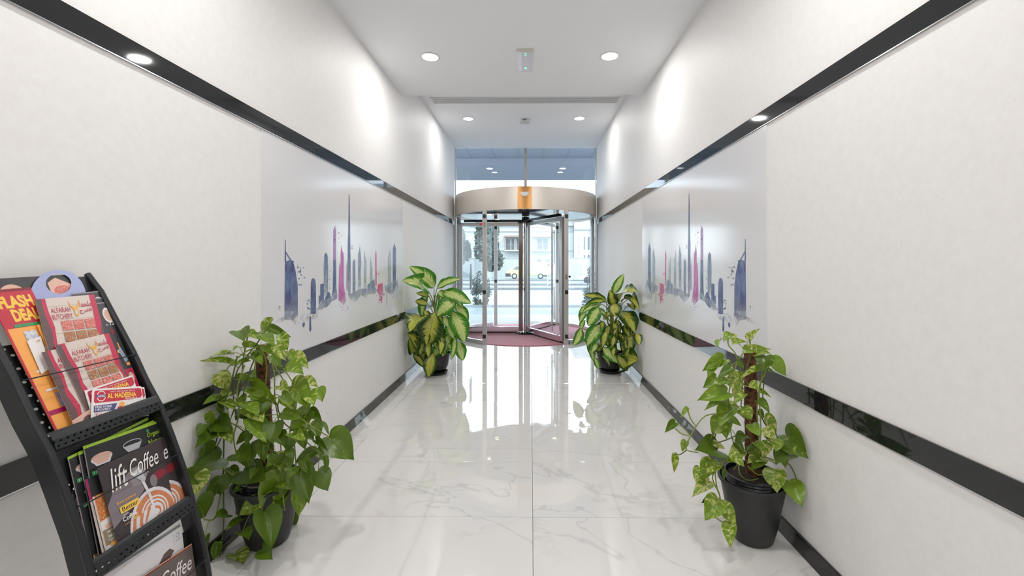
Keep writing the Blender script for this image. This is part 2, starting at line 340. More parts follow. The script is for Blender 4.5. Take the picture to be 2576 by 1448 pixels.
# ------------------------------------------------------------------ outdoors
pave = pm('pale_paving', (.42, .42, .41), .6); asph = pm('road_surface', (.20, .235, .25), .7); kerb = pm('kerb_stone', (.12, .135, .15), .7)
st('ground', MB().box(-60, 20-9, -.62, 60, 90, -.56), asph, 'pale road across the front of the building')
MATS['asph'] = asph
pv = st('plaza', MB().box(-12, 7.87, -.56, 12, 10.7, -.002), pave, 'pale paving outside the revolving door')
st('plaza_step', MB().box(-12, 10.7, -.56, 12, 12.7, -.03), pm('bluish_paving', (.21, .26, .28), .5), 'bluish paving strip beyond the entrance paving')
st('kerb', MB().box(-14, 12.7, -.56, 14, 13.4, -.02), kerb, 'dark grey kerb along the front of the paving', bevel=.01)
for i, (y0, y1, h, m) in enumerate(((29.5, 30.6, .16, kerb), (35.5, 37, .15, kerb), (44, 45.5, .14, kerb))):
    st('kerb', MB().box(-50, y0, -.56, 50, y1, -.56+h), m, ('nearest', 'middle', 'farthest')[i]+' grey kerb line across the road')
sof = pm('soffit_grey', (.20, .215, .25), .6)
e1 = st('soffit', MB().box(-9, 7.83, 3.9, 9, 10.9, 4.1).box(-9, 10.88, 3.73, 9, 12.85, 4.1), sof, 'grey blue soffit of the entrance canopy outside the glass')
for x in [i*.6-3.3 for i in range(12)]:
    obj('joint_strip', MB().box(x, 7.9, 3.892, x+.012, 10.88, 3.9), pm('joint', (.2, .22, .27), .7) if 'joint' not in MATS else MATS['joint'], e1)
for j in range(5): obj('joint_strip', MB().box(-3.5, 8.0+.6*j, 3.892, 3.5, 8.012+.6*j, 3.9), MATS['joint'], e1)
lamp(-.98, 11.73, 3.73, 0, 'round white lamp under the outdoor canopy, left of the central mullion', 'lamps under the outdoor canopy', True)
lamp(.80, 11.73, 3.73, 0, 'round white lamp under the outdoor canopy, right of the central mullion', 'lamps under the outdoor canopy', True)
for x, w_ in ((-.86, 'left'), (.12, 'middle'), (1.03, 'right')):
    t = thing('soffit_spot', (x, 9.75, 3.9), w_+' one of three unlit round spotlights in the soffit seen through the glass transom', 'light', 'unlit soffit spotlights')
    obj('housing', MB().arc(x, 9.75, .07, .09, 0, 360, 3.87, 3.9, 24), pm('spotgrey', (.16, .18, .22), .4) if 'spotgrey' not in MATS else MATS['spotgrey'], t, smooth=True)
    obj('lens', MB().cyl(x, 9.75, 3.89, 3.899, .07, 24), sof, t)
# buildings
bw = pm('building_white', (.33, .36, .37), .8); dark = pm('window_dark', (.09, .10, .12), .3, spec=.3); rail = pm('rail_grey', (.15, .155, .165), .5); awn = pm('awning_brown', (.22, .165, .155), .7)
A = thing('apartment_building', (1, 66, 0), 'white building across the road with balcony doors and a brown pergola', 'building')
obj('wall', MB().box(-14, 70, -.56, 6.9, 80, 11), bw, A)
obj('cornice', MB().box(-14, 69.8, 3.3, 6.9, 70, 3.42), bw, A); obj('cornice', MB().box(-14, 69.7, 7.3, 6.9, 70, 7.6), bw, A); obj('cornice', MB().box(-14, 69.8, 6.4, 6.9, 70, 6.5), bw, A)
for x0, x1 in ((-4.0, -3.35), (-3.1, -2.7), (-2.2, -1.5), (1.1, 1.85), (2.0, 2.75)):
    f = obj('window', MB().box(x0, 69.93, 3.45, x1, 70, 5.2), dark, A); obj('frame', MB().box(x0-.08, 69.9, 3.45, x0, 69.99, 5.25).box(x1, 69.9, 3.45, x1+.08, 69.99, 5.25).box(x0-.08, 69.9, 5.2, x1+.08, 69.99, 5.32), bw, f)
for x0, x1 in ((-4.1, -1.3), (.3, 3.4)):
    obj('balcony_slab', MB().box(x0-.1, 68.9, 3.2, x1+.1, 70, 3.42), bw, A)
    rr = MB().box(x0, 68.95, 4.2, x1, 69.0, 4.27); n = int((x1-x0)/.16)
    for i in range(n+1): rr.box(x0+i*(x1-x0)/n-.012, 68.96, 3.42, x0+i*(x1-x0)/n+.012, 68.99, 4.2)
    obj('railing', rr, rail, A)
    obj('pergola', MB().box(x0-.2, 68.8, 5.45, x1+.2, 70, 5.7), awn, A)
    for xx in (x0-.1, x1): obj('pergola_post', MB().box(xx, 68.85, 3.42, xx+.1, 68.95, 5.45), awn, A)
B_ = thing('apartment_building', (13, 66, 0), 'plain white building with narrow windows, seen through the right curved glass', 'building')
obj('wall', MB().box(6.95, 69, -.56, 26, 80, 14), pm('building_white_b', (.40, .42, .43), .8), B_)
obj('cornice', MB().box(6.95, 68.8, 6.6, 26, 69, 6.8), bw, B_)
for x0 in (8.45, 9.1, 9.5, 10.0):
    for z0, z1 in ((3.45, 5.5), (1.7, 2.6)): obj('window', MB().box(x0, 68.95, z0, x0+.25, 69, z1), dark, B_)
for z0 in (4.7, 3.6, 2.6): obj('window', MB().box(7.65, 68.95, z0, 7.71, 69, z0+.7), dark, B_)
bwl = thing('boundary_wall', (0, 58, -.56), 'long white boundary wall behind the parked van', 'wall')
obj('wall', MB().box(-30, 58, -.56, 30, 58.3, 1.9), bw, bwl); obj('coping', MB().box(-30, 57.95, 1.9, 30, 58.35, 2.0), bw, bwl)
for x0 in (.85, 2.05, 3.0): obj('vent', MB().box(x0, 57.93, 1.5, x0+.55, 58, 1.8), dark, bwl)
# van
vy = pm('van_yellow', (.40, .42, .24), .4, spec=.2); tyre = pm('tyre', (.03, .03, .035), .7); hubm = pm('hub_grey', (.30, .32, .34), .5); vglass = pm('van_glass', (.10, .14, .17), .1); vw = pm('van_white', (.40, .40, .41), .4, spec=.3)
VX, VY, VZ = -2.83, 50.0, -.50
van = thing('delivery_van', (VX+2.4, VY, VZ), 'pale yellow delivery van parked across the road', 'van')
prof = [(0, .42), (0, .72), (.25, .98), (.55, 1.08), (1.15, 1.55), (1.5, 1.62), (4.6, 1.66), (4.72, 1.55), (4.78, .9), (4.78, .36), (0.1, .30)]
obj('body', MB().prism([(VX+a, VZ+b) for a, b in prof], 'y', VY-.85, VY+.85), vy, van, bevel=.04)
obj('windscreen', MB().prism([(VX+.56, VZ+1.09), (VX+1.14, VZ+1.54), (VX+1.16, VZ+1.5), (VX+.62, VZ+1.06)], 'y', VY-.78, VY+.78), vglass, van)
obj('side_window', MB().prism([(VX+.78, VZ+1.05), (VX+1.2, VZ+1.42), (VX+1.75, VZ+1.44), (VX+1.75, VZ+1.05)], 'y', VY-.862, VY-.84), vglass, van)
obj('bumper', MB().box(VX-.05, VY-.87, VZ+.25, VX+.55, VY+.87, VZ+.62), tyre, van, bevel=.03)
obj('tail_light', MB().box(VX+4.72, VY-.87, VZ+.95, VX+4.80, VY-.75, VZ+1.3), redp, van)
obj('rear_bumper', MB().box(VX+4.2, VY-.87, VZ+.26, VX+4.85, VY+.87, VZ+.42), tyre, van)
for x in (.98, 3.95):
    wv = MB().lathe(0, 0, [(0, 0), (.30, 0), (.33, .04), (.33, .18), (.30, .22), (0, .22)], 24); wv.v = [(VX+x+a, VY-.88+c, VZ+.31+b) for a, b, c in wv.v]
    wo = obj('wheel', wv, tyre, van, smooth=True)
    wv = MB().lathe(0, 0, [(0, 0), (.19, 0), (.19, .03), (0, .03)], 20); wv.v = [(VX+x+a, VY-.895+c, VZ+.31+b) for a, b, c in wv.v]
    obj('hub_cap', wv, hubm, wo)
sg = MB(); 
for r_, zz in enumerate((1.33, 1.13)):
    x = 2.55
    while x < 4.45:
        wd = random.uniform(.07, .14); sg.box(VX+x, VY-.864, VZ+zz, VX+x+wd, VY-.85, VZ+zz+.13); x += wd+.05
obj('side_lettering', sg, pm('sign_red', (.55, .18, .20), .5), van)
obj('sign_panel', MB().box(VX+2.45, VY-.858, VZ+1.08, VX+4.5, VY-.85, VZ+1.5), vw, van)
cr = thing('parked_car', (5.6, 40, -.56), 'white car parked on the road beyond the right curved glass', 'car')
obj('body', MB().prism([(4.3, -.25), (4.3, .05), (5.0, .15), (5.5, .5), (7.0, .55), (7.7, .2), (8.5, .12), (8.6, -.25)], 'y', 39.2, 40.9), vw, cr, bevel=.05)
obj('side_window', MB().prism([(5.2, .16), (5.58, .45), (6.9, .48), (7.3, .18)], 'y', 39.18, 39.21), vglass, cr)
for x in (5.1, 7.7):
    wv = MB().lathe(0, 0, [(0, 0), (.26, 0), (.3, .04), (.3, .18), (0, .2)], 20); wv.v = [(x+a, 39.15+c, -.26+b) for a, b, c in wv.v]; obj('wheel', wv, tyre, cr, smooth=True)
# trees and shrubs outdoors: leaf clusters of small tilted quads
lfo = pm('outdoor_foliage', (.07, .09, .085), .8, spec=.2); brk = pm('bark', (.20, .17, .15), .8)
def tree(name, x, y, z0, z1, rx, label, trunk=.15, n=2600, leaf=.16, cone=True, cat='tree'):
    t = thing(name, (x, y, z0-.0), label, cat)
    obj('trunk', MB().tube([(x, y, z0), (x+.05, y, z0+(z1-z0)*.5), (x, y, z1-(z1-z0)*.15)], trunk, 8, r1=trunk*.3), brk, t)
    m = MB(); H = z1-z0
    lob = [(random.uniform(-1, 1)*rx*.5, random.uniform(-1, 1)*rx*.5, z0+H*random.uniform(.2, .95), random.uniform(.35, .6)*rx) for _ in range(14)]
    for i in range(n):
        lx, ly, lz, lr = random.choice(lob)
        d = Vector((random.gauss(0, 1), random.gauss(0, 1), random.gauss(0, 1))).normalized()*lr*random.random()**.35
        sc_ = 1-.55*max(0, (lz-z0)/H-.3) if cone else 1
        p = Vector((x+(lx+d.x)*sc_, y+(ly+d.y)*sc_, min(z1, lz+d.z*1.15)))
        a = Vector((random.gauss(0, 1), random.gauss(0, 1), random.gauss(0, 1))).normalized(); b = a.orthogonal().normalized()*leaf*random.uniform(.3, .6); a = a*leaf*random.uniform(.5, 1)
        m.add([p-a, p+b, p+a, p-b], [(0, 1, 2, 3)])
    obj('foliage', m, lfo, t, kind='stuff')
    return t
tree('tree', -5.4, 52, -.5, 7.5, 2.3, 'large dense grey-green tree beyond the left door post', .2, 9000, .32)
tree('tree', -9.2, 54, -.5, 6.5, 2.0, 'tree behind the left curved glass, beside the dense tree', .2, 5000, .3)
tree('shrub', -1.72, 13.9, -.5, 1.2, .24, 'upright shrub close behind the left curved glass', .02, 900, .05, False, 'shrub')
tree('shrub', -1.50, 14.6, -.5, .75, .2, 'small shrub just right of the upright shrub outside the left glass', .02, 500, .05, False, 'shrub')
tree('shrub', 2.02, 15.0, -.5, 1.15, .28, 'bushy shrub outside the right curved glass', .02, 900, .05, False, 'shrub')
# ------------------------------------------------------------------ data measured for the small pieces (metres)
SH={
 'poster':((-1.3098, 1.0438, 1.2242), (-1.3125, 1.2224, 1.2302), (-1.1783, 1.228, 0.9227), (-1.1689, 1.0276, 0.9013)),
 'hanger':((-1.3134, 1.116, 1.2423), (-1.3148, 1.2642, 1.2456), (-1.2542, 1.2125, 1.1067), (-1.2587, 1.0834, 1.1171)),
 'flash':((-1.2914, 1.0117, 1.1971), (-1.2929, 1.1056, 1.2004), (-1.1408, 1.1337, 0.8519), (-1.1404, 1.0297, 0.851)),
 'leafA':((-1.2798, 1.194, 1.1778), (-1.281, 1.2718, 1.1806), (-1.1492, 1.2616, 0.8786), (-1.1493, 1.1806, 0.8789)),
 'leafB':((-1.2698, 1.1951, 1.1599), (-1.2701, 1.2704, 1.1607), (-1.1418, 1.2625, 0.8665), (-1.1423, 1.1813, 0.8677)),
 'leafC':((-1.262, 1.2016, 1.1472), (-1.2621, 1.2755, 1.1473), (-1.1344, 1.2635, 0.8546), (-1.1351, 1.183, 0.8563)),
 'white':((-1.2337, 1.0482, 1.0721), (-1.2364, 1.0799, 1.0785), (-1.2022, 1.0728, 1.0), (-1.1984, 1.0484, 0.9913)),
 'orange':((-1.247, 1.0811, 1.1064), (-1.2475, 1.0868, 1.1076), (-1.2198, 1.0867, 1.0441), (-1.219, 1.0806, 1.0422)),
 'menu1':((-1.269, 1.0949, 1.1694), (-1.2701, 1.2459, 1.1718), (-1.1708, 1.2107, 0.9443), (-1.1798, 1.0671, 0.9649)),
 'menu3':((-1.2106, 1.059, 1.0417), (-1.2131, 1.1922, 1.0474), (-1.1318, 1.1911, 0.8612), (-1.1339, 1.0616, 0.866)),
 'menu2':((-1.2118, 1.0914, 1.0532), (-1.2154, 1.2343, 1.0617), (-1.1293, 1.2334, 0.8642), (-1.1295, 1.098, 0.8648)),
 'scrap':((-1.1318, 1.0568, 0.8736), (-1.1385, 1.1168, 0.889), (-1.1224, 1.1154, 0.8523), (-1.1195, 1.0536, 0.8455)),
 'card2':((-1.1564, 1.1099, 0.9325), (-1.1584, 1.2474, 0.9371), (-1.128, 1.2409, 0.8676), (-1.1219, 1.1006, 0.8536)),
 'card3':((-1.1517, 1.1319, 0.9281), (-1.1385, 1.2641, 0.8978), (-1.1052, 1.2413, 0.8215), (-1.1196, 1.0983, 0.8545)),
 'card1':((-1.1508, 1.1248, 0.9323), (-1.1381, 1.2533, 0.9032), (-1.1039, 1.2321, 0.8248), (-1.1183, 1.0891, 0.8579)),
 'foods':((-1.097, 1.0244, 0.7173), (-1.0951, 1.1413, 0.7118), (-1.0313, 1.1241, 0.5244), (-1.0344, 1.0092, 0.5336)),
 'org3':((-1.1198, 1.0347, 0.7934), (-1.1253, 1.2613, 0.8098), (-1.0379, 1.2385, 0.5532), (-1.0429, 1.0138, 0.5679)),
 'org2':((-1.1163, 1.0562, 0.7955), (-1.1172, 1.2707, 0.7982), (-1.028, 1.2475, 0.5365), (-1.0343, 1.0259, 0.555)),
 'org1':((-1.1158, 1.0671, 0.8066), (-1.1113, 1.2943, 0.7932), (-1.0208, 1.263, 0.5277), (-1.0276, 1.0327, 0.5476)),
 'veg2':((-1.0875, 1.0456, 0.7342), (-1.0833, 1.129, 0.7219), (-1.0232, 1.1233, 0.5458), (-1.023, 1.0281, 0.545)),
 'veg1':((-1.0702, 1.046, 0.6914), (-1.068, 1.1466, 0.685), (-1.0175, 1.138, 0.5366), (-1.0209, 1.0338, 0.5468)),
 'coffee2':((-1.0859, 1.0913, 0.7499), (-1.0856, 1.2911, 0.749), (-1.0188, 1.2723, 0.5529), (-1.0216, 1.088, 0.561)),
 'coffee1':((-1.0823, 1.0685, 0.7515), (-1.0819, 1.2547, 0.7506), (-1.0151, 1.2263, 0.5546), (-1.0178, 1.0597, 0.5624)),
 'blackcard':((-1.0267, 1.1666, 0.4947), (-1.0211, 1.2796, 0.4672), (-0.9978, 1.2788, 0.3529), (-0.9995, 1.1603, 0.3613)),
 'bowlB':((-1.0269, 1.0167, 0.5208), (-1.0233, 1.2516, 0.5029), (-0.984, 1.2345, 0.31), (-0.9891, 1.0169, 0.3351)),
 'bowl':((-1.0219, 1.0165, 0.5163), (-1.0183, 1.2512, 0.4986), (-0.9788, 1.2339, 0.3048), (-0.9842, 1.0159, 0.3314)),
 'rust':((-1.0039, 1.0735, 0.458), (-0.9996, 1.266, 0.4369), (-0.9655, 1.2555, 0.2697), (-0.9689, 1.0791, 0.286)),
 'coffee3':((-0.9992, 1.0695, 0.4551), (-0.9947, 1.2613, 0.433), (-0.9608, 1.2508, 0.2665), (-0.9643, 1.0752, 0.2837)),
}
PLN={1:((-1.14,.83),(-1.308,1.215)),2:((-1.04,.55),(-1.132,.82)),3:((-.985,.28),(-1.04,.55))}
MURAL=[('i',(2.383,1.275),(2.427,1.275),(2.468,1.266),(2.493,1.212),(2.514,1.138),(2.516,.959),(2.474,.933),(2.376,.952),(2.379,1.112)),
('i',(2.383,1.393),(2.39,1.394),(2.394,1.275),(2.379,1.275)),('i',(2.392,1.326),(2.399,1.323),(2.453,1.277),(2.436,1.275),(2.39,1.315)),
('i',(2.413,1.28),(2.472,1.276),(2.468,1.264),(2.415,1.267)),
('i',(2.663,1.145),(2.677,1.166),(2.696,1.17),(2.716,1.161),(2.727,1.135),(2.73,.944),(2.66,.949)),
('i',(2.784,1.128),(2.831,1.13),(2.834,1.008),(2.765,1.0),(2.765,1.055),(2.784,1.054)),
('g',(2.83,1.251),(2.839,1.319),(2.863,1.335),(2.888,1.313),(2.894,1.235),(2.891,1.065),(2.831,1.039)),
('i',(2.886,1.073),(2.916,1.063),(2.936,1.031),(2.941,1.006),(2.866,.967),(2.826,1.001)),
('l',(2.967,1.489),(2.984,1.51),(2.999,1.523),(3.013,1.492),(3.013,1.281),(2.967,1.281)),
('i',(2.967,1.284),(3.013,1.284),(3.016,1.089),(3.034,1.021),(2.941,1.022),(2.962,1.084)),
('m',(3.084,1.345),(3.097,1.387),(3.113,1.35),(3.134,1.334),(3.136,1.107),(3.175,.986),(3.132,.956),(3.047,1.005),(3.062,1.242),(3.084,1.267)),
('l',(3.181,1.233),(3.195,1.284),(3.203,1.232),(3.203,1.061),(3.181,1.062)),
('i',(3.225,1.78),(3.236,1.782),(3.24,1.665),(3.244,1.579),(3.252,1.389),(3.259,1.005),(3.207,1.018),(3.203,1.37),(3.217,1.577),(3.219,1.663)),
('g',(3.294,1.276),(3.327,1.295),(3.344,1.276),(3.344,1.021),(3.294,1.016)),
('g',(3.4,1.331),(3.423,1.368),(3.433,1.405),(3.442,1.368),(3.454,1.332),(3.454,1.036),(3.396,1.04)),
('t',(3.518,1.305),(3.53,1.376),(3.543,1.324),(3.573,1.286),(3.573,1.028),(3.511,1.032)),
('t',(3.652,1.287),(3.663,1.321),(3.676,1.287),(3.708,1.228),(3.708,1.039),(3.65,1.038)),
('r',(3.772,1.338),(3.791,1.379),(3.806,1.339),(3.808,1.064),(3.777,1.065)),
('r',(3.843,1.077),(3.963,1.082),(3.978,.949),(3.932,.9),(3.858,.979),(3.82,1.022)),
('t',(4.107,1.312),(4.164,1.402),(4.199,1.335),(4.199,.988),(4.107,.993)),('i',(4.255,1.405),(4.302,1.466),(4.357,1.408),(4.357,1.035),(4.255,.972)),
('g',(3.585,1.075),(3.65,1.101),(3.758,1.127),(3.763,1.041),(3.65,1.023),(3.611,1.035)),
('G',(2.264,.943),(2.316,.963),(2.376,.969),(2.376,.998),(2.514,.983),(2.516,.965),(2.656,.959),(2.757,.978),(2.787,1.02),(2.899,1.026),(2.967,1.044),(3.038,1.039),(3.024,1.012),(2.933,.999),(2.874,.962),(2.772,.954),(2.742,.914),(2.656,.903),(2.575,.909),(2.48,.905),(2.448,.936),(2.427,.97),(2.354,.941)),
('G',(3.207,1.035),(3.316,1.036),(3.405,1.057),(3.487,1.057),(3.65,1.053),(3.758,1.066),(3.814,1.023),(3.758,.986),(3.65,.999),(3.56,.977),(3.451,1.009),(3.338,.956),(3.252,.984)),
('G',(4.01,1.053),(4.09,1.06),(4.192,1.078),(4.41,1.092),(4.468,.982),(4.41,.912),(4.262,.906),(4.192,.949),(4.09,.995),(4.026,1.01)),
('i',(2.65,.936),(2.664,.934),(2.67,.851),(2.656,.838),(2.644,.855)),('i',(2.565,.902),(2.582,.912),(2.595,.897),(2.582,.877),(2.566,.886)),
('t',(4.068,1.007),(4.09,1.005),(4.087,.866),(4.074,.867)),('r',(3.926,.953),(3.951,.951),(3.944,.896),(3.932,.898)),
('i',(2.522,1.24),(2.518,1.235),(2.51,1.234),(2.506,1.24),(2.51,1.244),(2.518,1.246)),
('i',(2.516,1.258),(2.514,1.256),(2.51,1.255),(2.508,1.258),(2.51,1.259),(2.514,1.259)),
('i',(2.537,1.138),(2.533,1.133),(2.524,1.134),(2.52,1.138),(2.524,1.142),(2.533,1.141)),
('i',(2.55,1.219),(2.548,1.217),(2.543,1.217),(2.541,1.22),(2.543,1.222),(2.548,1.222)),
('i',(2.557,1.134),(2.553,1.129),(2.545,1.13),(2.541,1.134),(2.545,1.138),(2.553,1.137)),
('i',(2.558,1.194),(2.555,1.189),(2.548,1.19),(2.544,1.194),(2.548,1.199),(2.555,1.198)),
('i',(2.535,1.173),(2.531,1.167),(2.524,1.17),(2.52,1.173),(2.524,1.178),(2.531,1.176)),
('i',(2.548,1.233),(2.544,1.23),(2.537,1.23),(2.534,1.233),(2.537,1.236),(2.544,1.237)),
('i',(2.584,1.235),(2.581,1.232),(2.575,1.232),(2.573,1.235),(2.575,1.239),(2.581,1.239)),
('i',(2.549,1.211),(2.544,1.206),(2.535,1.206),(2.53,1.211),(2.535,1.216),(2.544,1.217)),
('i',(2.526,1.212),(2.523,1.21),(2.518,1.21),(2.515,1.212),(2.518,1.216),(2.523,1.215)),
('i',(2.598,1.176),(2.594,1.172),(2.587,1.172),(2.584,1.176),(2.587,1.18),(2.594,1.179)),
('i',(2.58,1.18),(2.578,1.178),(2.575,1.178),(2.573,1.18),(2.575,1.182),(2.578,1.182)),
('i',(2.544,1.219),(2.541,1.215),(2.535,1.216),(2.532,1.219),(2.535,1.223),(2.541,1.223)),
('i',(2.652,1.021),(2.649,1.018),(2.643,1.019),(2.64,1.022),(2.643,1.024),(2.649,1.024)),
('i',(2.667,1.02),(2.664,1.017),(2.657,1.018),(2.654,1.021),(2.657,1.025),(2.664,1.024)),
('i',(2.632,.991),(2.628,.987),(2.62,.987),(2.617,.992),(2.62,.996),(2.628,.995)),
('i',(2.626,1.016),(2.622,1.012),(2.615,1.013),(2.611,1.018),(2.615,1.02),(2.622,1.021)),
('i',(2.641,.987),(2.638,.984),(2.632,.984),(2.629,.988),(2.632,.991),(2.638,.99)),
('i',(2.648,1.035),(2.644,1.031),(2.636,1.031),(2.632,1.036),(2.636,1.041),(2.644,1.04)),
('i',(2.654,.982),(2.649,.977),(2.64,.978),(2.636,.984),(2.64,.987),(2.649,.988)),
('i',(2.628,1.035),(2.625,1.032),(2.62,1.032),(2.617,1.036),(2.62,1.038),(2.625,1.037)),
('i',(2.626,1.009),(2.624,1.006),(2.62,1.007),(2.618,1.009),(2.62,1.011),(2.624,1.011)),
('i',(2.922,1.155),(2.92,1.153),(2.915,1.153),(2.912,1.155),(2.915,1.157),(2.92,1.157)),
('i',(2.917,1.114),(2.915,1.112),(2.912,1.112),(2.91,1.114),(2.912,1.116),(2.915,1.115)),
('i',(2.927,1.164),(2.925,1.162),(2.921,1.162),(2.919,1.164),(2.921,1.166),(2.925,1.166)),
('i',(2.923,1.209),(2.92,1.205),(2.914,1.206),(2.911,1.209),(2.914,1.213),(2.92,1.212)),
('i',(2.906,1.127),(2.904,1.125),(2.901,1.125),(2.899,1.127),(2.901,1.129),(2.904,1.129)),
('i',(2.912,1.152),(2.909,1.149),(2.904,1.15),(2.901,1.153),(2.904,1.156),(2.909,1.155)),
('i',(2.918,1.096),(2.915,1.093),(2.907,1.092),(2.904,1.097),(2.907,1.099),(2.915,1.099)),
('m',(3.106,1.389),(3.103,1.385),(3.097,1.385),(3.093,1.388),(3.097,1.391),(3.103,1.391)),
('m',(3.12,1.465),(3.117,1.463),(3.112,1.462),(3.11,1.465),(3.112,1.467),(3.117,1.467)),
('m',(3.063,1.479),(3.059,1.474),(3.05,1.475),(3.046,1.478),(3.05,1.482),(3.059,1.482)),
('m',(3.054,1.439),(3.051,1.436),(3.045,1.437),(3.042,1.439),(3.045,1.441),(3.051,1.442)),
('m',(3.102,1.47),(3.1,1.468),(3.097,1.468),(3.095,1.469),(3.097,1.471),(3.1,1.471)),
('m',(3.102,1.456),(3.099,1.454),(3.093,1.453),(3.09,1.456),(3.093,1.458),(3.099,1.459)),
('m',(3.071,1.476),(3.069,1.473),(3.063,1.474),(3.061,1.475),(3.063,1.478),(3.069,1.478)),
('m',(3.075,1.408),(3.072,1.405),(3.064,1.405),(3.061,1.408),(3.064,1.412),(3.072,1.412)),
('m',(3.215,.926),(3.211,.922),(3.202,.924),(3.198,.927),(3.202,.93),(3.211,.93)),
('m',(3.206,.942),(3.204,.94),(3.201,.941),(3.199,.943),(3.201,.944),(3.204,.944)),
('m',(3.114,.946),(3.113,.945),(3.109,.945),(3.108,.946),(3.109,.948),(3.113,.948)),
('m',(3.164,.92),(3.162,.918),(3.157,.918),(3.155,.921),(3.157,.922),(3.162,.922)),
('m',(3.171,.911),(3.168,.909),(3.163,.91),(3.16,.913),(3.163,.915),(3.168,.914)),
('m',(3.126,.966),(3.124,.964),(3.121,.964),(3.119,.966),(3.121,.968),(3.124,.967)),
('m',(3.193,.917),(3.192,.916),(3.188,.916),(3.186,.918),(3.188,.919),(3.192,.919)),
('m',(3.133,.945),(3.129,.942),(3.122,.942),(3.119,.946),(3.122,.948),(3.129,.947)),
('m',(3.207,.937),(3.204,.934),(3.196,.935),(3.192,.939),(3.196,.942),(3.204,.941)),
('m',(3.096,.927),(3.094,.925),(3.091,.925),(3.089,.927),(3.091,.929),(3.094,.928)),
('m',(3.073,.96),(3.07,.958),(3.063,.959),(3.06,.962),(3.063,.964),(3.07,.964)),
('m',(3.04,.945),(3.039,.944),(3.036,.944),(3.035,.946),(3.036,.947),(3.039,.946)),
('m',(3.144,.928),(3.142,.926),(3.137,.927),(3.135,.929),(3.137,.931),(3.142,.93)),
('m',(3.119,.926),(3.116,.923),(3.111,.925),(3.108,.927),(3.111,.93),(3.116,.929)),
('m',(3.007,.944),(3.005,.943),(3.002,.943),(3.001,.945),(3.002,.946),(3.005,.945)),
('m',(3.163,.934),(3.161,.933),(3.158,.933),(3.156,.935),(3.158,.936),(3.161,.936)),
('m',(2.985,1.432),(2.983,1.43),(2.979,1.43),(2.977,1.432),(2.979,1.434),(2.983,1.435)),
('m',(3.0,1.427),(2.996,1.424),(2.988,1.422),(2.984,1.426),(2.988,1.43),(2.996,1.43)),
('m',(3.0,1.426),(2.996,1.421),(2.987,1.422),(2.982,1.425),(2.987,1.429),(2.996,1.43)),
('g',(3.295,1.393),(3.292,1.39),(3.285,1.39),(3.281,1.392),(3.285,1.395),(3.292,1.396)),
('g',(3.282,1.383),(3.28,1.381),(3.275,1.381),(3.273,1.383),(3.275,1.385),(3.28,1.385)),
('g',(3.292,1.395),(3.288,1.391),(3.28,1.391),(3.276,1.394),(3.28,1.398),(3.288,1.399)),
('g',(3.292,1.376),(3.287,1.373),(3.276,1.372),(3.271,1.376),(3.276,1.381),(3.286,1.381)),
('g',(3.362,1.085),(3.36,1.084),(3.357,1.084),(3.355,1.085),(3.357,1.087),(3.36,1.086)),
('g',(3.364,1.103),(3.361,1.101),(3.357,1.101),(3.355,1.103),(3.357,1.105),(3.361,1.105)),
('g',(3.354,1.113),(3.35,1.11),(3.343,1.11),(3.339,1.114),(3.343,1.117),(3.35,1.117)),
('g',(3.363,1.131),(3.361,1.129),(3.356,1.129),(3.354,1.131),(3.356,1.133),(3.361,1.132)),
('g',(3.361,1.113),(3.359,1.111),(3.356,1.112),(3.354,1.113),(3.356,1.114),(3.359,1.114)),
('g',(3.378,1.138),(3.374,1.135),(3.367,1.135),(3.363,1.138),(3.367,1.14),(3.374,1.141)),
('r',(3.948,1.017),(3.944,1.015),(3.936,1.015),(3.932,1.018),(3.936,1.021),(3.944,1.021)),
('r',(3.954,.953),(3.944,.947),(3.925,.949),(3.916,.956),(3.925,.964),(3.944,.961)),
('r',(3.978,.978),(3.974,.976),(3.966,.977),(3.962,.979),(3.966,.981),(3.974,.981)),
('r',(3.812,.975),(3.807,.972),(3.796,.973),(3.79,.977),(3.796,.98),(3.807,.98)),
('r',(3.914,.945),(3.909,.942),(3.9,.943),(3.895,.947),(3.9,.95),(3.909,.949)),
('r',(3.938,1.005),(3.934,1.003),(3.927,1.003),(3.924,1.006),(3.927,1.008),(3.934,1.008)),
('r',(3.886,.935),(3.877,.928),(3.859,.931),(3.851,.937),(3.859,.943),(3.877,.942)),
('r',(3.933,.945),(3.927,.942),(3.917,.942),(3.911,.946),(3.917,.95),(3.927,.949)),
('r',(4.016,.974),(4.006,.967),(3.986,.969),(3.977,.977),(3.986,.982),(4.006,.982)),
('r',(3.886,1.011),(3.881,1.008),(3.871,1.009),(3.866,1.012),(3.871,1.016),(3.881,1.015)),
('r',(3.872,.911),(3.867,.908),(3.857,.908),(3.852,.913),(3.857,.917),(3.867,.916)),
('r',(3.882,1.032),(3.874,1.027),(3.858,1.028),(3.85,1.034),(3.858,1.038),(3.874,1.04)),
('r',(3.86,.987),(3.857,.985),(3.851,.985),(3.848,.988),(3.851,.99),(3.857,.99)),
('r',(3.899,.966),(3.892,.96),(3.876,.962),(3.868,.968),(3.876,.972),(3.892,.972)),
('r',(3.913,.931),(3.903,.925),(3.885,.926),(3.876,.934),(3.885,.939),(3.903,.939)),
('r',(3.969,1.028),(3.961,1.023),(3.944,1.023),(3.936,1.03),(3.944,1.035),(3.961,1.034)),
('r',(3.81,1.031),(3.805,1.029),(3.797,1.029),(3.793,1.032),(3.797,1.035),(3.805,1.034)),
('r',(3.858,1.004),(3.85,1.0),(3.835,1.0),(3.828,1.006),(3.835,1.012),(3.85,1.009)),
('m',(3.154,1.048),(3.148,1.042),(3.136,1.043),(3.13,1.049),(3.136,1.053),(3.148,1.053)),
('m',(3.124,1.005),(3.121,1.003),(3.116,1.003),(3.113,1.006),(3.116,1.008),(3.121,1.008)),
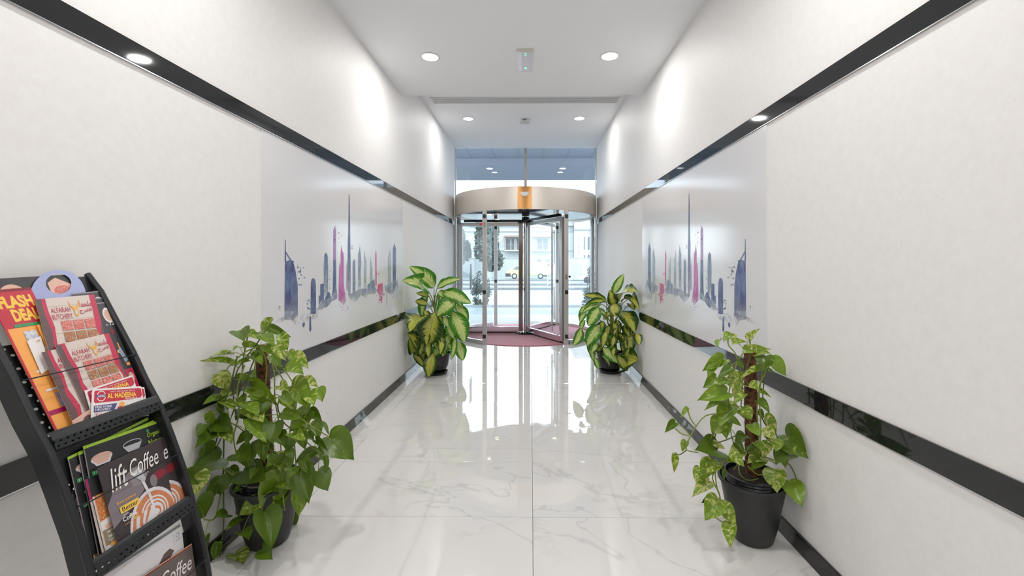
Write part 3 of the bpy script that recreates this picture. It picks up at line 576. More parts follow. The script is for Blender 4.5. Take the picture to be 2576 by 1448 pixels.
('m',(3.101,1.082),(3.095,1.075),(3.083,1.078),(3.077,1.083),(3.083,1.087),(3.095,1.087)),
('m',(3.088,.996),(3.084,.993),(3.074,.993),(3.069,.997),(3.074,1.001),(3.084,1.0)),
('m',(3.088,1.035),(3.083,1.03),(3.073,1.03),(3.069,1.036),(3.073,1.041),(3.083,1.04)),
('m',(3.111,1.003),(3.107,.999),(3.099,.999),(3.095,1.004),(3.099,1.007),(3.107,1.007)),
('m',(3.095,1.066),(3.091,1.063),(3.082,1.062),(3.078,1.067),(3.082,1.07),(3.091,1.07)),
('m',(3.118,.973),(3.116,.972),(3.111,.972),(3.109,.974),(3.111,.976),(3.115,.975)),
('m',(3.132,1.02),(3.128,1.018),(3.121,1.018),(3.117,1.021),(3.121,1.024),(3.128,1.023)),
('m',(3.081,1.012),(3.076,1.009),(3.068,1.008),(3.064,1.013),(3.068,1.017),(3.076,1.015)),
('m',(3.101,.946),(3.096,.944),(3.086,.944),(3.082,.948),(3.086,.952),(3.096,.952)),
('m',(3.165,1.037),(3.16,1.034),(3.15,1.033),(3.145,1.038),(3.15,1.043),(3.16,1.043)),
('m',(3.155,1.028),(3.148,1.022),(3.135,1.025),(3.129,1.03),(3.135,1.035),(3.148,1.036)),
('m',(3.144,1.015),(3.14,1.012),(3.132,1.013),(3.128,1.016),(3.132,1.019),(3.14,1.018)),
('m',(3.101,1.015),(3.098,1.011),(3.091,1.013),(3.087,1.016),(3.091,1.019),(3.098,1.019)),
('m',(3.098,1.027),(3.095,1.024),(3.089,1.026),(3.086,1.028),(3.089,1.03),(3.095,1.03)),
('m',(3.12,1.044),(3.115,1.04),(3.104,1.039),(3.099,1.046),(3.104,1.049),(3.115,1.049)),
('m',(3.093,1.04),(3.089,1.037),(3.082,1.037),(3.079,1.041),(3.082,1.044),(3.089,1.043)),
('r',(3.809,1.182),(3.806,1.18),(3.801,1.18),(3.799,1.182),(3.801,1.184),(3.806,1.184)),
('r',(3.815,1.19),(3.812,1.189),(3.808,1.189),(3.806,1.19),(3.808,1.192),(3.812,1.192)),
('r',(3.821,1.17),(3.815,1.166),(3.803,1.165),(3.798,1.17),(3.803,1.176),(3.815,1.176)),
('r',(3.863,1.167),(3.857,1.163),(3.845,1.163),(3.839,1.168),(3.845,1.172),(3.857,1.173)),
('r',(3.855,1.159),(3.85,1.156),(3.838,1.156),(3.833,1.16),(3.838,1.163),(3.85,1.164)),
('r',(3.879,1.172),(3.875,1.169),(3.868,1.17),(3.864,1.173),(3.868,1.175),(3.875,1.175)),
('i',(4.401,1.107),(4.395,1.103),(4.383,1.105),(4.376,1.108),(4.383,1.113),(4.395,1.112)),
('i',(4.404,1.174),(4.401,1.171),(4.394,1.171),(4.391,1.174),(4.394,1.175),(4.401,1.176)),
('i',(4.369,1.161),(4.366,1.16),(4.36,1.159),(4.358,1.161),(4.36,1.163),(4.366,1.163)),
('i',(4.403,1.167),(4.4,1.166),(4.394,1.166),(4.391,1.167),(4.394,1.169),(4.4,1.169)),
('t',(2.337,1.015),(2.334,1.012),(2.327,1.011),(2.324,1.016),(2.327,1.019),(2.334,1.018)),
('t',(2.341,1.027),(2.337,1.024),(2.329,1.024),(2.325,1.029),(2.329,1.034),(2.337,1.031)),
('t',(2.35,.999),(2.349,.998),(2.346,.998),(2.344,1.0),(2.346,1.002),(2.349,1.002)),
('t',(2.33,1.025),(2.327,1.023),(2.321,1.023),(2.318,1.026),(2.321,1.03),(2.327,1.03)),
('t',(2.31,1.019),(2.308,1.016),(2.303,1.017),(2.3,1.02),(2.303,1.023),(2.308,1.022)),
('i',(3.487,1.244),(3.483,1.24),(3.475,1.241),(3.471,1.244),(3.475,1.247),(3.483,1.246)),
('i',(3.473,1.27),(3.469,1.266),(3.462,1.267),(3.458,1.27),(3.462,1.273),(3.469,1.272)),
('i',(3.474,1.216),(3.472,1.215),(3.468,1.215),(3.466,1.216),(3.468,1.218),(3.472,1.218)),]
LEAF_RIGHT=[(1.051,2.088,.897,1.07,2.045,.954,.5),(.85,1.892,.945,.872,1.845,.957,.5),(.855,1.879,.959,.824,1.852,.933,.5),(.83,1.901,.925,.801,1.86,.905,.5),
(.956,2.054,.889,1.0,2.016,.9,.5),(.959,1.942,.875,1.027,1.877,.898,.35),(.977,1.877,.871,.989,1.807,.893,.5),(.869,1.961,.825,.765,1.925,.788,.45),
(.838,1.944,.817,.775,1.903,.768,.45),(.862,1.876,.81,.806,1.862,.775,.5),(1.091,1.965,.825,1.147,1.938,.768,.75),
(1.029,1.903,.854,.998,1.865,.805,.9),(1.134,2.096,.749,1.149,2.055,.75,.5),(1.001,1.901,.8,.907,1.874,.781,.3),(.883,2.068,.717,.814,2.04,.68,.6),
(.865,1.926,.75,.82,1.894,.739,.8),(.891,1.958,.746,.928,1.91,.708,.75),(.856,1.905,.694,.731,1.884,.675,.5),(.848,1.914,.664,.761,1.896,.634,.4),
(.852,1.963,.652,.898,1.93,.615,.5),(.947,1.886,.73,.955,1.82,.734,.7),(1.018,1.941,.699,1.037,1.882,.689,.25),(.938,1.956,.695,.903,1.914,.66,.6),
(.941,2.077,.587,1.01,2.054,.54,.4),(.889,1.935,.621,.808,1.866,.575,.6),(.913,1.856,.648,.937,1.844,.599,.7),(.973,1.855,.671,.984,1.791,.647,.5),
(.845,1.943,.563,.804,1.92,.504,.8),(.879,1.948,.557,.846,1.884,.507,.65),(1.056,1.952,.568,1.109,1.94,.497,.75),(.914,1.92,.5,.949,1.878,.513,.35),
(1.032,1.908,.537,1.053,1.876,.503,.8),(.666,2.001,.525,.609,1.962,.499,.45),(.723,2.002,.594,.686,1.988,.558,.35),
(.724,2.027,.432,.698,2.005,.396,.6),(.663,2.005,.379,.657,1.986,.306,.35),(.832,1.94,.425,.717,1.873,.461,.7),(.818,1.946,.458,.862,1.924,.444,.5),
(.79,1.915,.392,.756,1.899,.318,.65),(.76,1.959,.34,.742,1.945,.275,.5),(.846,2.061,.229,.753,2.01,.196,.5),(.821,1.952,.375,.824,1.912,.355,.6),
(.932,1.926,.443,.864,1.88,.424,.6),(1.048,1.938,.403,.952,1.895,.409,.7),(1.068,1.903,.492,1.051,1.86,.46,.9),(1.15,1.956,.491,1.146,1.816,.457,.7),
(1.128,1.954,.412,1.11,1.895,.375,.6),(1.125,1.901,.431,1.04,1.839,.431,.7),(1.067,1.902,.357,1.048,1.858,.288,.9),
(1.15,1.891,.312,1.151,1.804,.267,.75),(.827,1.919,.216,.757,1.881,.151,.7),(.85,2.05,.142,.797,2.013,.157,.5),(.846,1.917,.195,.884,1.867,.132,.6),
(.863,1.879,.131,.834,1.815,.079,.55),(.874,1.885,.437,.909,1.847,.401,.6),(1.069,2.054,.456,1.02,2.039,.403,.6),
(1.043,2.052,.65,1.029,1.992,.627,.7),(.876,1.959,.328,.863,1.948,.289,.4),(.902,1.897,.409,.848,1.88,.408,.5),(1.09,2.077,.558,1.1,2.048,.534,.7),
(.993,1.922,.469,1.012,1.871,.459,.6),(.906,1.92,.469,.928,1.887,.436,.6),(.948,1.865,.568,.942,1.795,.558,.6),(.958,2.085,.52,.989,2.043,.502,.5),
(.919,1.869,.697,.866,1.853,.664,.5),(.811,1.919,.382,.755,1.858,.372,.7),(1.01,1.911,.395,.943,1.855,.382,.5),(.933,1.927,.746,.871,1.878,.794,.5),
(.902,1.896,.836,.926,1.882,.808,.5),(1.061,1.961,.493,1.095,1.938,.462,.6),(1.026,2.085,.435,.954,2.023,.426,.5),(.887,1.947,.521,.84,1.932,.511,.5),
(.973,1.937,.427,.993,1.908,.459,.5),(1.044,1.916,.471,1.016,1.906,.413,.6),]
LEAF_LEFT=[(-1.088,1.769,1.001,-1.039,1.729,1.048,.35),(-1.185,1.894,.967,-1.121,1.848,.975,.75),(-1.124,1.838,.989,-1.025,1.826,.956,.3),
(-1.059,1.827,.958,-1.027,1.815,.896,.55),(-1.241,1.896,.954,-1.291,1.879,.965,.3),(-1.22,1.805,.973,-1.165,1.746,.949,.7),
(-1.202,1.83,.961,-1.139,1.793,.952,.5),(-1.133,1.807,.957,-1.043,1.748,.948,.45),(-1.258,1.896,.889,-1.15,1.861,.896,.25),
(-1.22,1.876,.861,-1.137,1.823,.838,.5),(-1.332,1.904,.861,-1.33,1.796,.888,.2),(-1.305,1.877,.817,-1.329,1.754,.874,.2),
(-1.332,1.957,.883,-1.327,1.918,.881,.5),(-1.241,1.889,.838,-1.273,1.831,.832,.3),(-1.117,1.808,.911,-1.061,1.772,.895,.5),
(-1.054,1.785,.923,-1.011,1.77,.865,.5),(-1.135,1.882,.856,-1.087,1.869,.811,.6),(-1.042,1.852,.882,-.992,1.811,.86,.5),
(-1.037,1.887,.851,-.96,1.855,.813,.55),(-1.329,1.826,.79,-1.306,1.867,.716,.65),(-1.273,1.871,.758,-1.189,1.858,.754,.35),
(-1.328,2.043,.734,-1.24,1.984,.717,.6),(-1.228,1.895,.716,-1.088,1.843,.66,.35),(-1.023,1.792,.815,-.914,1.723,.825,.6),
(-1.073,2.04,.701,-.985,1.989,.696,.5),(-1.042,1.881,.724,-.945,1.849,.69,.8),(-.963,1.794,.723,-.904,1.762,.672,.7),
(-1.082,1.859,.734,-1.025,1.823,.721,.6),(-.956,1.919,.693,-.901,1.861,.672,.7),(-1.33,1.849,.673,-1.332,1.75,.694,.35),
(-1.31,1.827,.673,-1.233,1.79,.669,.5),(-1.331,1.823,.65,-1.332,1.916,.571,.8),(-1.206,1.806,.672,-1.098,1.739,.668,.45),
(-1.153,1.821,.675,-1.099,1.802,.65,.6),(-1.06,1.856,.688,-1.003,1.84,.638,.7),(-1.069,1.859,.616,-.989,1.842,.606,.6),
(-.983,1.915,.592,-.906,1.864,.583,.5),(-1.326,1.765,.647,-1.326,1.793,.582,.4),(-1.327,1.823,.588,-1.244,1.789,.563,.7),
(-1.292,1.807,.563,-1.237,1.778,.522,.6),(-1.33,1.809,.547,-1.332,1.696,.542,.6),(-1.236,1.894,.603,-1.127,1.849,.587,.6),
(-1.148,1.768,.617,-1.063,1.737,.554,.65),(-1.068,1.789,.598,-1.049,1.745,.535,.8),(-.979,1.907,.607,-1.045,1.86,.536,.6),
(-.96,1.789,.571,-.931,1.777,.495,.5),(-.985,1.779,.56,-.904,1.711,.573,.4),(-1.041,2.028,.497,-.966,1.965,.462,.65),
(-.916,1.87,.564,-.858,1.836,.542,.4),(-.903,1.936,.482,-.792,1.924,.391,.75),(-.949,1.905,.478,-.882,1.866,.455,.3),
(-1.326,1.745,.52,-1.331,1.799,.462,.7),(-1.331,1.831,.437,-1.333,1.69,.449,.6),(-1.204,1.816,.479,-1.173,1.791,.408,.75),
(-1.127,1.811,.516,-1.104,1.782,.439,.5),(-1.056,1.795,.546,-1.005,1.76,.515,.7),(-1.066,1.812,.454,-1.073,1.748,.438,.6),
(-1.055,1.847,.439,-1.055,1.821,.338,.55),(-.952,1.903,.43,-1.023,1.868,.398,.5),(-1.005,2.035,.39,-.95,2.004,.342,.7),
(-.888,1.862,.425,-.873,1.848,.364,.3),(-1.328,1.69,.442,-1.326,1.687,.341,.8),(-1.326,1.648,.463,-1.326,1.746,.382,.4),
(-1.329,1.805,.325,-1.331,1.755,.275,.5),(-1.326,1.838,.351,-1.326,1.839,.271,.85),(-1.297,1.854,.379,-1.245,1.83,.344,.6),
(-1.241,1.853,.364,-1.119,1.792,.375,.75),(-.981,1.772,.419,-.968,1.721,.403,.6),(-.986,1.852,.381,-.93,1.801,.263,.65),
(-.916,1.855,.365,-.864,1.842,.295,.8),(-1.098,1.866,.35,-1.139,1.833,.197,.6),(-1.328,1.928,.245,-1.331,1.952,.128,.75),
(-1.167,1.843,.243,-1.221,1.8,.209,.75),(-1.038,1.903,.252,-1.013,1.883,.158,.75),(-1.33,1.711,.311,-1.33,1.776,.215,.75),
(-1.293,1.831,.191,-1.304,1.778,.218,.8),(-1.238,1.849,.161,-1.264,1.782,.161,.6),(-1.112,1.798,.222,-1.042,1.733,.118,.6),
(-1.188,2.081,.068,-1.164,2.056,-.06,.7),(-1.206,1.795,.135,-1.146,1.748,.143,.7),(-1.326,1.745,.14,-1.331,1.773,.08,.7),
(-1.328,1.825,.077,-1.333,1.807,.014,.5),(-1.274,1.855,.011,-1.204,1.801,.013,.8),(-1.327,1.851,-.023,-1.328,1.836,-.087,1.0),
(-1.097,1.762,.093,-1.029,1.703,.095,.6),(-1.118,1.901,.252,-1.056,1.839,.237,.7),(-.979,1.853,.413,-.923,1.831,.359,.5),
(-1.042,1.852,.515,-1.028,1.831,.454,.7),(-.987,1.899,.513,-.946,1.878,.496,.6),(-1.272,1.861,.663,-1.204,1.796,.659,.65),
(-1.17,1.891,.49,-1.113,1.849,.485,.65),(-1.32,1.875,.703,-1.331,1.831,.677,.65),(-1.171,1.783,.556,-1.156,1.75,.53,.65),
(-1.174,1.866,.498,-1.088,1.806,.499,.65),(-1.144,1.894,.366,-1.156,1.84,.352,.65),(-1.116,1.88,.417,-1.087,1.818,.398,.65),
(-1.128,1.869,.684,-1.122,1.853,.648,.65),(-1.176,1.808,.655,-1.089,1.742,.638,.65),(-1.104,2.076,.637,-1.13,2.049,.606,.65),
(-1.038,1.811,.348,-.974,1.769,.336,.65),(-1.149,1.845,.677,-1.184,1.814,.657,.65),(-1.184,1.883,.682,-1.184,1.828,.69,.65),
(-1.156,1.852,.69,-1.198,1.816,.7,.65),(-1.238,1.82,.459,-1.148,1.75,.463,.65),(-1.082,1.791,.672,-1.116,1.766,.641,.65),
(-1.035,1.835,.468,-1.002,1.821,.438,.65),(-1.132,1.864,.282,-1.063,1.814,.308,.65),(-1.275,1.906,.604,-1.26,1.841,.603,.65),
(-1.33,1.743,.607,-1.33,1.713,.573,.65),(-1.151,1.834,.581,-1.099,1.807,.552,.65),(-1.244,1.9,.509,-1.26,1.842,.494,.65),
(-1.148,1.792,.403,-1.146,1.755,.38,.65),(-1.172,1.844,.636,-1.178,1.786,.64,.65),(-1.006,1.782,.705,-.962,1.717,.692,.65),
(-1.199,2.033,.297,-1.167,2.013,.255,.65),(-1.206,1.879,.389,-1.209,1.826,.394,.65),(-1.251,1.862,.296,-1.265,1.825,.288,.65),
(-1.113,1.866,.427,-1.048,1.804,.401,.65),(-1.277,1.9,.597,-1.2,1.881,.583,.65),(-1.021,1.797,.322,-1.04,1.783,.308,.65),
(-.925,1.806,.716,-.882,1.747,.69,.65),(-1.331,1.793,.592,-1.328,1.835,.536,.65),(-1.328,1.832,.673,-1.326,1.894,.625,.65),]
DIEF_LEFT=[(-.915,5.066,.605,-.847,5.054,.424,.48),(-.983,4.738,.424,-.979,4.67,.285,.48),(-1.106,5.082,.626,-1.116,5.07,.491,.48),
(-1.051,5.063,.516,-1.049,5.003,.396,.48),(-1.189,4.805,.389,-1.224,4.78,.249,.48),(-1.134,4.75,.486,-1.129,4.681,.375,.48),
(-1.253,5.076,.457,-1.25,5.058,.333,.48),(-.903,4.88,.464,-.867,4.857,.323,.48),(-.989,4.753,.447,-.951,4.735,.341,.48),
(-1.218,4.867,.515,-1.234,4.817,.385,.48),(-.912,4.768,.598,-.846,4.726,.441,.48),(-.895,5.037,.56,-.825,4.969,.437,.48),
(-1.155,4.803,.522,-1.176,4.784,.41,.48),(-1.061,5.059,.522,-1.029,5.01,.369,.48),(-1.121,4.771,.389,-1.108,4.702,.239,.48),
(-.951,4.765,.676,-.896,4.7,.565,.48),(-1.024,4.801,.463,-1.027,4.779,.297,.48),(-1.06,4.837,.595,-1.047,4.797,.475,.48),
(-.99,5.079,.429,-.92,5.016,.27,.48),(-1.052,4.789,.458,-1.047,4.75,.348,.48),(-1.083,4.834,.996,-1.311,4.67,1.224,.38),
(-1.168,4.897,.958,-1.311,4.419,1.082,.33),(-1.052,4.848,.98,-.776,4.804,1.088,.28),(-.984,4.803,.939,-.663,4.785,.819,.36),
(-1.192,5.02,.883,-1.311,4.93,.92,.35),(-.972,4.845,.946,-.827,4.83,.898,.35),(-1.079,5.067,.901,-1.027,5.015,.833,.7),
(-.901,4.835,.878,-.749,4.808,.763,.35),(-1.208,5.045,.912,-1.246,4.99,.611,.26),(-1.144,4.777,.814,-1.271,4.753,.845,.5),
(-.826,4.743,.851,-1.018,4.714,.691,.6),(-.84,4.852,.788,-.707,4.837,.598,.42),(-1.074,4.815,.708,-1.131,4.763,.35,.62),
(-.866,4.805,.719,-.734,4.771,.393,.46),(-.991,5.041,.636,-.92,5.018,.45,.45),(-1.267,4.877,.646,-1.311,4.475,.553,.5),
(-1.261,5.009,.594,-1.31,4.728,.381,.5),(-.897,4.864,.485,-.981,4.816,.228,.38),(-1.313,4.584,.515,-1.282,4.821,.236,.5),
(-1.223,4.881,.382,-1.225,4.867,.144,.55),(-.97,4.858,.402,-1.087,4.808,.219,.45),(-.838,5.015,.348,-.776,4.946,.15,.5),
(-1.072,4.741,.268,-1.116,4.719,.024,.48),(-.839,4.787,.448,-.872,4.727,.209,.22),(-1.179,4.803,.734,-1.132,4.767,.621,.5),
(-1.01,4.741,.683,-.968,4.729,.588,.5),(-1.312,4.823,.26,-1.192,4.853,.091,.3),(-.922,4.79,.365,-.841,4.769,.291,.5),
(-.992,4.842,.316,-.943,4.796,.247,.5),(-1.151,4.806,.518,-1.222,4.778,.425,.5),(-1.031,4.84,.946,-.942,4.789,.872,.5),
(-1.249,4.805,.675,-1.156,4.789,.56,.5),(-.952,4.84,.73,-.81,4.819,.654,.4),(-1.312,4.648,.448,-1.313,4.789,.267,.5),]
DIEF_RIGHT=[(.826,4.941,.604,.782,4.913,.445,.48),(.971,4.876,.626,.999,4.863,.491,.48),(1.108,4.907,.596,1.129,4.841,.461,.48),
(.835,4.818,.499,.798,4.803,.345,.48),(1.066,4.899,.572,1.104,4.834,.432,.48),(1.077,4.946,.539,1.129,4.891,.418,.48),
(.934,4.828,.329,.909,4.767,.238,.48),(1.032,4.937,.466,1.039,4.924,.352,.48),(.932,4.941,.303,.946,4.912,.174,.48),
(.925,4.881,.386,.891,4.827,.268,.48),(.939,4.886,.595,.958,4.822,.472,.48),(.936,4.961,.282,.904,4.898,.158,.48),
(.896,4.957,.54,.851,4.904,.413,.48),(.926,4.828,.449,.901,4.802,.342,.48),(.897,4.864,.437,.916,4.847,.311,.48),
(.999,4.866,.474,1.03,4.837,.355,.48),(.746,4.876,.365,.688,4.836,.27,.48),(.906,4.942,.41,.889,4.901,.306,.48),(.737,4.969,.377,.692,4.951,.222,.48),
(1.039,4.938,.472,1.086,4.909,.324,.48),(.93,4.84,.93,1.028,4.793,1.143,.33),(.895,5.117,.814,.626,5.1,.886,.3),(.953,4.963,.78,.895,4.902,.959,.5),
(1.019,4.96,.828,1.13,4.59,.955,.42),(.837,4.945,.838,.605,4.903,.763,.28),(.79,4.886,.806,.588,4.865,.715,.3),(.619,4.925,.784,.542,4.91,.659,.25),
(.757,4.851,.773,.642,4.832,.568,.5),(.94,4.838,.811,.931,4.775,.676,.85),(1.13,4.912,.87,1.129,4.5,.778,.2),(1.034,4.898,.824,1.131,4.684,.87,.28),
(1.13,4.914,.804,1.13,4.72,.75,.4),(1.029,4.876,.724,1.131,4.594,.533,.52),(.619,4.925,.709,.555,4.876,.601,.5),(.61,4.931,.614,.569,4.914,.518,.5),
(.581,5.0,.515,.49,4.972,.317,.42),(.782,4.895,.568,.639,4.884,.34,.5),(.959,5.119,.571,1.007,5.092,.347,.5),(1.129,4.908,.511,1.13,4.784,.261,.5),
(.806,4.927,.456,.966,4.861,.277,.4),(1.035,4.861,.458,1.031,4.833,.265,.38),(.643,4.968,.34,.715,4.948,.149,.3),
(.863,5.127,.296,.753,5.108,.178,.35),(.815,4.869,.313,.958,4.8,.162,.42),(1.129,4.773,.336,1.13,4.851,.169,.75),(.727,4.953,.188,.772,4.936,.058,.4),
(.981,4.865,.226,1.075,4.813,.068,.48),(1.13,4.558,.248,1.099,4.88,.074,.65),(.809,4.903,.217,.886,4.878,.106,.25),
(1.13,4.59,.52,1.129,4.492,.412,.5),(1.026,4.863,.679,1.063,4.82,.565,.5),(.942,5.105,.689,.861,5.089,.594,.5),(.963,4.824,.537,.922,4.799,.477,.5),
(.756,4.907,.748,.846,4.888,.676,.4),(1.1,4.945,.613,1.129,4.75,.548,.4),(.888,5.132,.393,.937,5.078,.306,.4),(.623,4.957,.422,.661,4.895,.33,.4),]
VINE_RIGHT=[((.945,1.92,.579),(.898,1.92,.611),(.839,1.92,.599),(.772,1.92,.587),(.725,1.92,.531),(.694,1.92,.468),(.69,1.92,.437),(.741,1.92,.425)),
((.701,1.94,.615),(.713,1.94,.571),(.737,1.94,.536)),((.632,1.9,.539),(.663,1.9,.515),(.698,1.9,.508)),
((.701,1.95,.424),(.673,1.95,.404),(.647,1.95,.404)),
((.988,2.0,.862),(.951,2.0,.805),(.919,2.0,.698),(.911,2.0,.632),(.919,2.0,.501),(.943,2.0,.42),(1.0,2.0,.371),(1.082,2.0,.363),(1.131,2.0,.338)),
((1.039,1.92,.784),(1.011,1.92,.721),(1.011,1.92,.65),(1.017,1.92,.517),(1.007,1.92,.422)),
((1.018,1.94,.858),(1.034,1.94,.779),(1.01,1.94,.62),(1.018,1.94,.461),(.986,1.94,.35)),
((.865,1.9,.415),(.811,1.9,.36),(.815,1.9,.282),(.83,1.9,.228),(.803,1.9,.165),(.834,1.9,.134),(.873,1.9,.119)),
((.936,1.95,.385),(.937,1.95,.321),(.975,1.95,.289),(1.023,1.95,.297)),((.992,2.0,.354),(.996,2.0,.297),(1.004,2.0,.268)),
((1.101,1.92,.391),(1.14,1.92,.376),(1.158,1.91,.341),(1.157,1.89,.316)),
((.977,1.94,.923),(.982,1.94,.874),(.97,1.94,.81),(.947,1.94,.739),(.939,1.94,.62)),((.865,1.9,.944),(.865,1.9,.905),(.896,1.9,.866),(.919,1.9,.789)),
((.864,1.95,.828),(.904,1.95,.808),(.92,1.95,.76)),((.837,2.0,.436),(.862,2.0,.501),(.87,2.0,.542),(.911,2.0,.616)),
((.808,1.92,.516),(.796,1.92,.469),(.851,1.92,.477),(.906,1.92,.5)),((1.14,1.94,.469),(1.097,1.94,.473),(1.049,1.94,.469)),
((.888,1.9,.36),(.935,1.9,.431),(.966,1.9,.477)),((1.023,1.95,.601),(1.055,1.95,.537),(1.087,1.95,.521),(1.118,1.95,.457)),
((1.098,2.0,.813),(1.074,2.0,.715),(1.066,2.0,.617)),((.96,1.92,.367),(1.007,1.92,.328),(1.078,1.92,.344)),
((.828,1.94,.341),(.812,1.94,.301),(.844,1.94,.23),(.836,1.94,.174)),]
VINE_LEFT=[((-1.134,1.86,.988),(-1.19,1.86,.908),(-1.246,1.86,.837),(-1.278,1.86,.773),(-1.286,1.86,.678),(-1.27,1.86,.583)),
((-1.248,1.9,.953),(-1.268,1.9,.852),(-1.281,1.9,.73),(-1.301,1.9,.649),(-1.33,1.9,.568),(-1.336,1.82,.473)),
((-1.163,1.83,.906),(-1.218,1.83,.883),(-1.281,1.83,.828),(-1.296,1.83,.804)),
((-1.195,1.92,.889),(-1.162,1.92,.84),(-1.129,1.92,.782),(-1.088,1.92,.709),(-1.063,1.92,.594),(-1.055,1.92,.48),(-1.047,1.92,.365)),
((-1.203,1.96,.864),(-1.17,1.96,.772),(-1.165,1.96,.647),(-1.144,1.96,.513),(-1.136,1.96,.38)),
((-1.174,1.86,.896),(-1.206,1.86,.821),(-1.238,1.86,.726),(-1.246,1.86,.615),(-1.222,1.86,.504),(-1.198,1.86,.4)),
((-1.191,1.9,.885),(-1.166,1.9,.812),(-1.175,1.9,.69),(-1.166,1.9,.569),(-1.15,1.9,.439),(-1.134,1.9,.35)),
((-1.249,1.83,.867),(-1.281,1.83,.734),(-1.32,1.83,.625),(-1.336,1.83,.515),(-1.337,1.8,.466)),
((-1.129,1.92,.791),(-1.08,1.92,.807),(-1.031,1.92,.815)),((-1.102,1.96,.697),(-1.035,1.96,.647),(-1.002,1.96,.581),(-1.018,1.96,.506)),
((-1.03,1.86,.615),(-.982,1.86,.584),(-.935,1.86,.552),(-.871,1.86,.513)),((-1.044,1.9,.504),(-.987,1.9,.472),(-.93,1.9,.416)),
((-.998,1.83,.361),(-1.029,1.83,.329),(-1.053,1.83,.29),(-1.045,1.83,.212)),
((-1.34,1.88,.543),(-1.337,1.87,.419),(-1.337,1.87,.26),(-1.337,1.87,.116),(-1.342,1.85,-.022)),
((-1.22,1.96,.133),(-1.254,1.96,.095),(-1.266,1.96,-.022),(-1.339,1.95,-.099),(-1.336,1.91,-.088)),
((-1.23,1.86,.321),(-1.226,1.86,.242),(-1.19,1.86,.218)),
((-1.142,1.9,.01),(-1.207,1.9,.001),(-1.256,1.9,-.032),(-1.272,1.9,-.113),(-1.268,1.9,-.161)),
((-1.265,1.83,.359),(-1.336,1.83,.398),(-1.337,1.76,.408)),((-1.336,1.91,.271),(-1.341,1.86,.265),(-1.336,1.82,.185),(-1.337,1.76,.213)),
((-1.271,1.96,.463),(-1.329,1.96,.513),(-1.339,1.89,.572)),((-1.062,1.86,.71),(-1.094,1.86,.647),(-1.062,1.86,.568),(-.998,1.86,.536)),
((-1.215,1.9,.844),(-1.223,1.9,.714),(-1.215,1.9,.601),(-1.183,1.9,.471)),
((-1.218,1.83,.828),(-1.249,1.83,.726),(-1.241,1.83,.625),(-1.265,1.83,.516),(-1.241,1.83,.414)),
((-1.146,1.92,.84),(-1.096,1.92,.783),(-1.047,1.92,.709)),((-1.339,1.95,.026),(-1.339,1.89,.015),(-1.341,1.86,-.005)),]
# ------------------------------------------------------------------ wall murals
def wcol(name, c1, c2, soft=.5):
    m = pm(name, c1, .3); t = N(m, 'ShaderNodeTexCoord'); n = N(m, 'ShaderNodeTexNoise'); n.inputs['Scale'].default_value = 14; n.inputs['Detail'].default_value = 6; n.inputs['Roughness'].default_value = .65
    mpp = N(m, 'ShaderNodeMapping'); mpp.inputs['Scale'].default_value = (1, 1.6, .8); L(m, t.outputs['Object'], mpp.inputs[0]); L(m, mpp.outputs[0], n.inputs['Vector'])
    r = ramp(m, n.outputs['Fac'], [(.36, c1), (.62, c2)]); L(m, r.outputs[0], P(m).inputs['Base Color'])
    at_ = N(m, 'ShaderNodeAttribute'); at_.attribute_name = 'fade'
    n3 = N(m, 'ShaderNodeTexNoise'); n3.inputs['Scale'].default_value = 30; n3.inputs['Detail'].default_value = 5; L(m, t.outputs['Object'], n3.inputs['Vector'])
    a = mth(m, 'SUBTRACT', 1.0, mth(m, 'MULTIPLY', at_.outputs['Fac'], mth(m, 'ADD', mth(m, 'MULTIPLY', n3.outputs['Fac'], 1.2), .35)))
    a = mth(m, 'MINIMUM', mth(m, 'MAXIMUM', a, 0), soft)
    L(m, a, P(m).inputs['Alpha'])
    return m
WC = dict(i=wcol('ink_indigo', (.045, .05, .20), (.16, .21, .36), .95), g=wcol('ink_bluegrey', (.11, .15, .30), (.30, .38, .44), .92), G=wcol('ink_wash', (.22, .26, .42), (.50, .56, .60), .72),
          t=wcol('ink_teal', (.30, .38, .42), (.46, .53, .56), .85), l=wcol('ink_lilac', (.42, .22, .50), (.55, .35, .60), .8), m=wcol('ink_magenta', (.62, .05, .38), (.62, .22, .52), .85), r=wcol('ink_red', (.72, .03, .16), (.66, .12, .35), .9))
keys = list(WC)
mural = pm('mural_film', (.73, .73, .745), .13, spec=.5)
bump(mural, 160, .10, .0015)
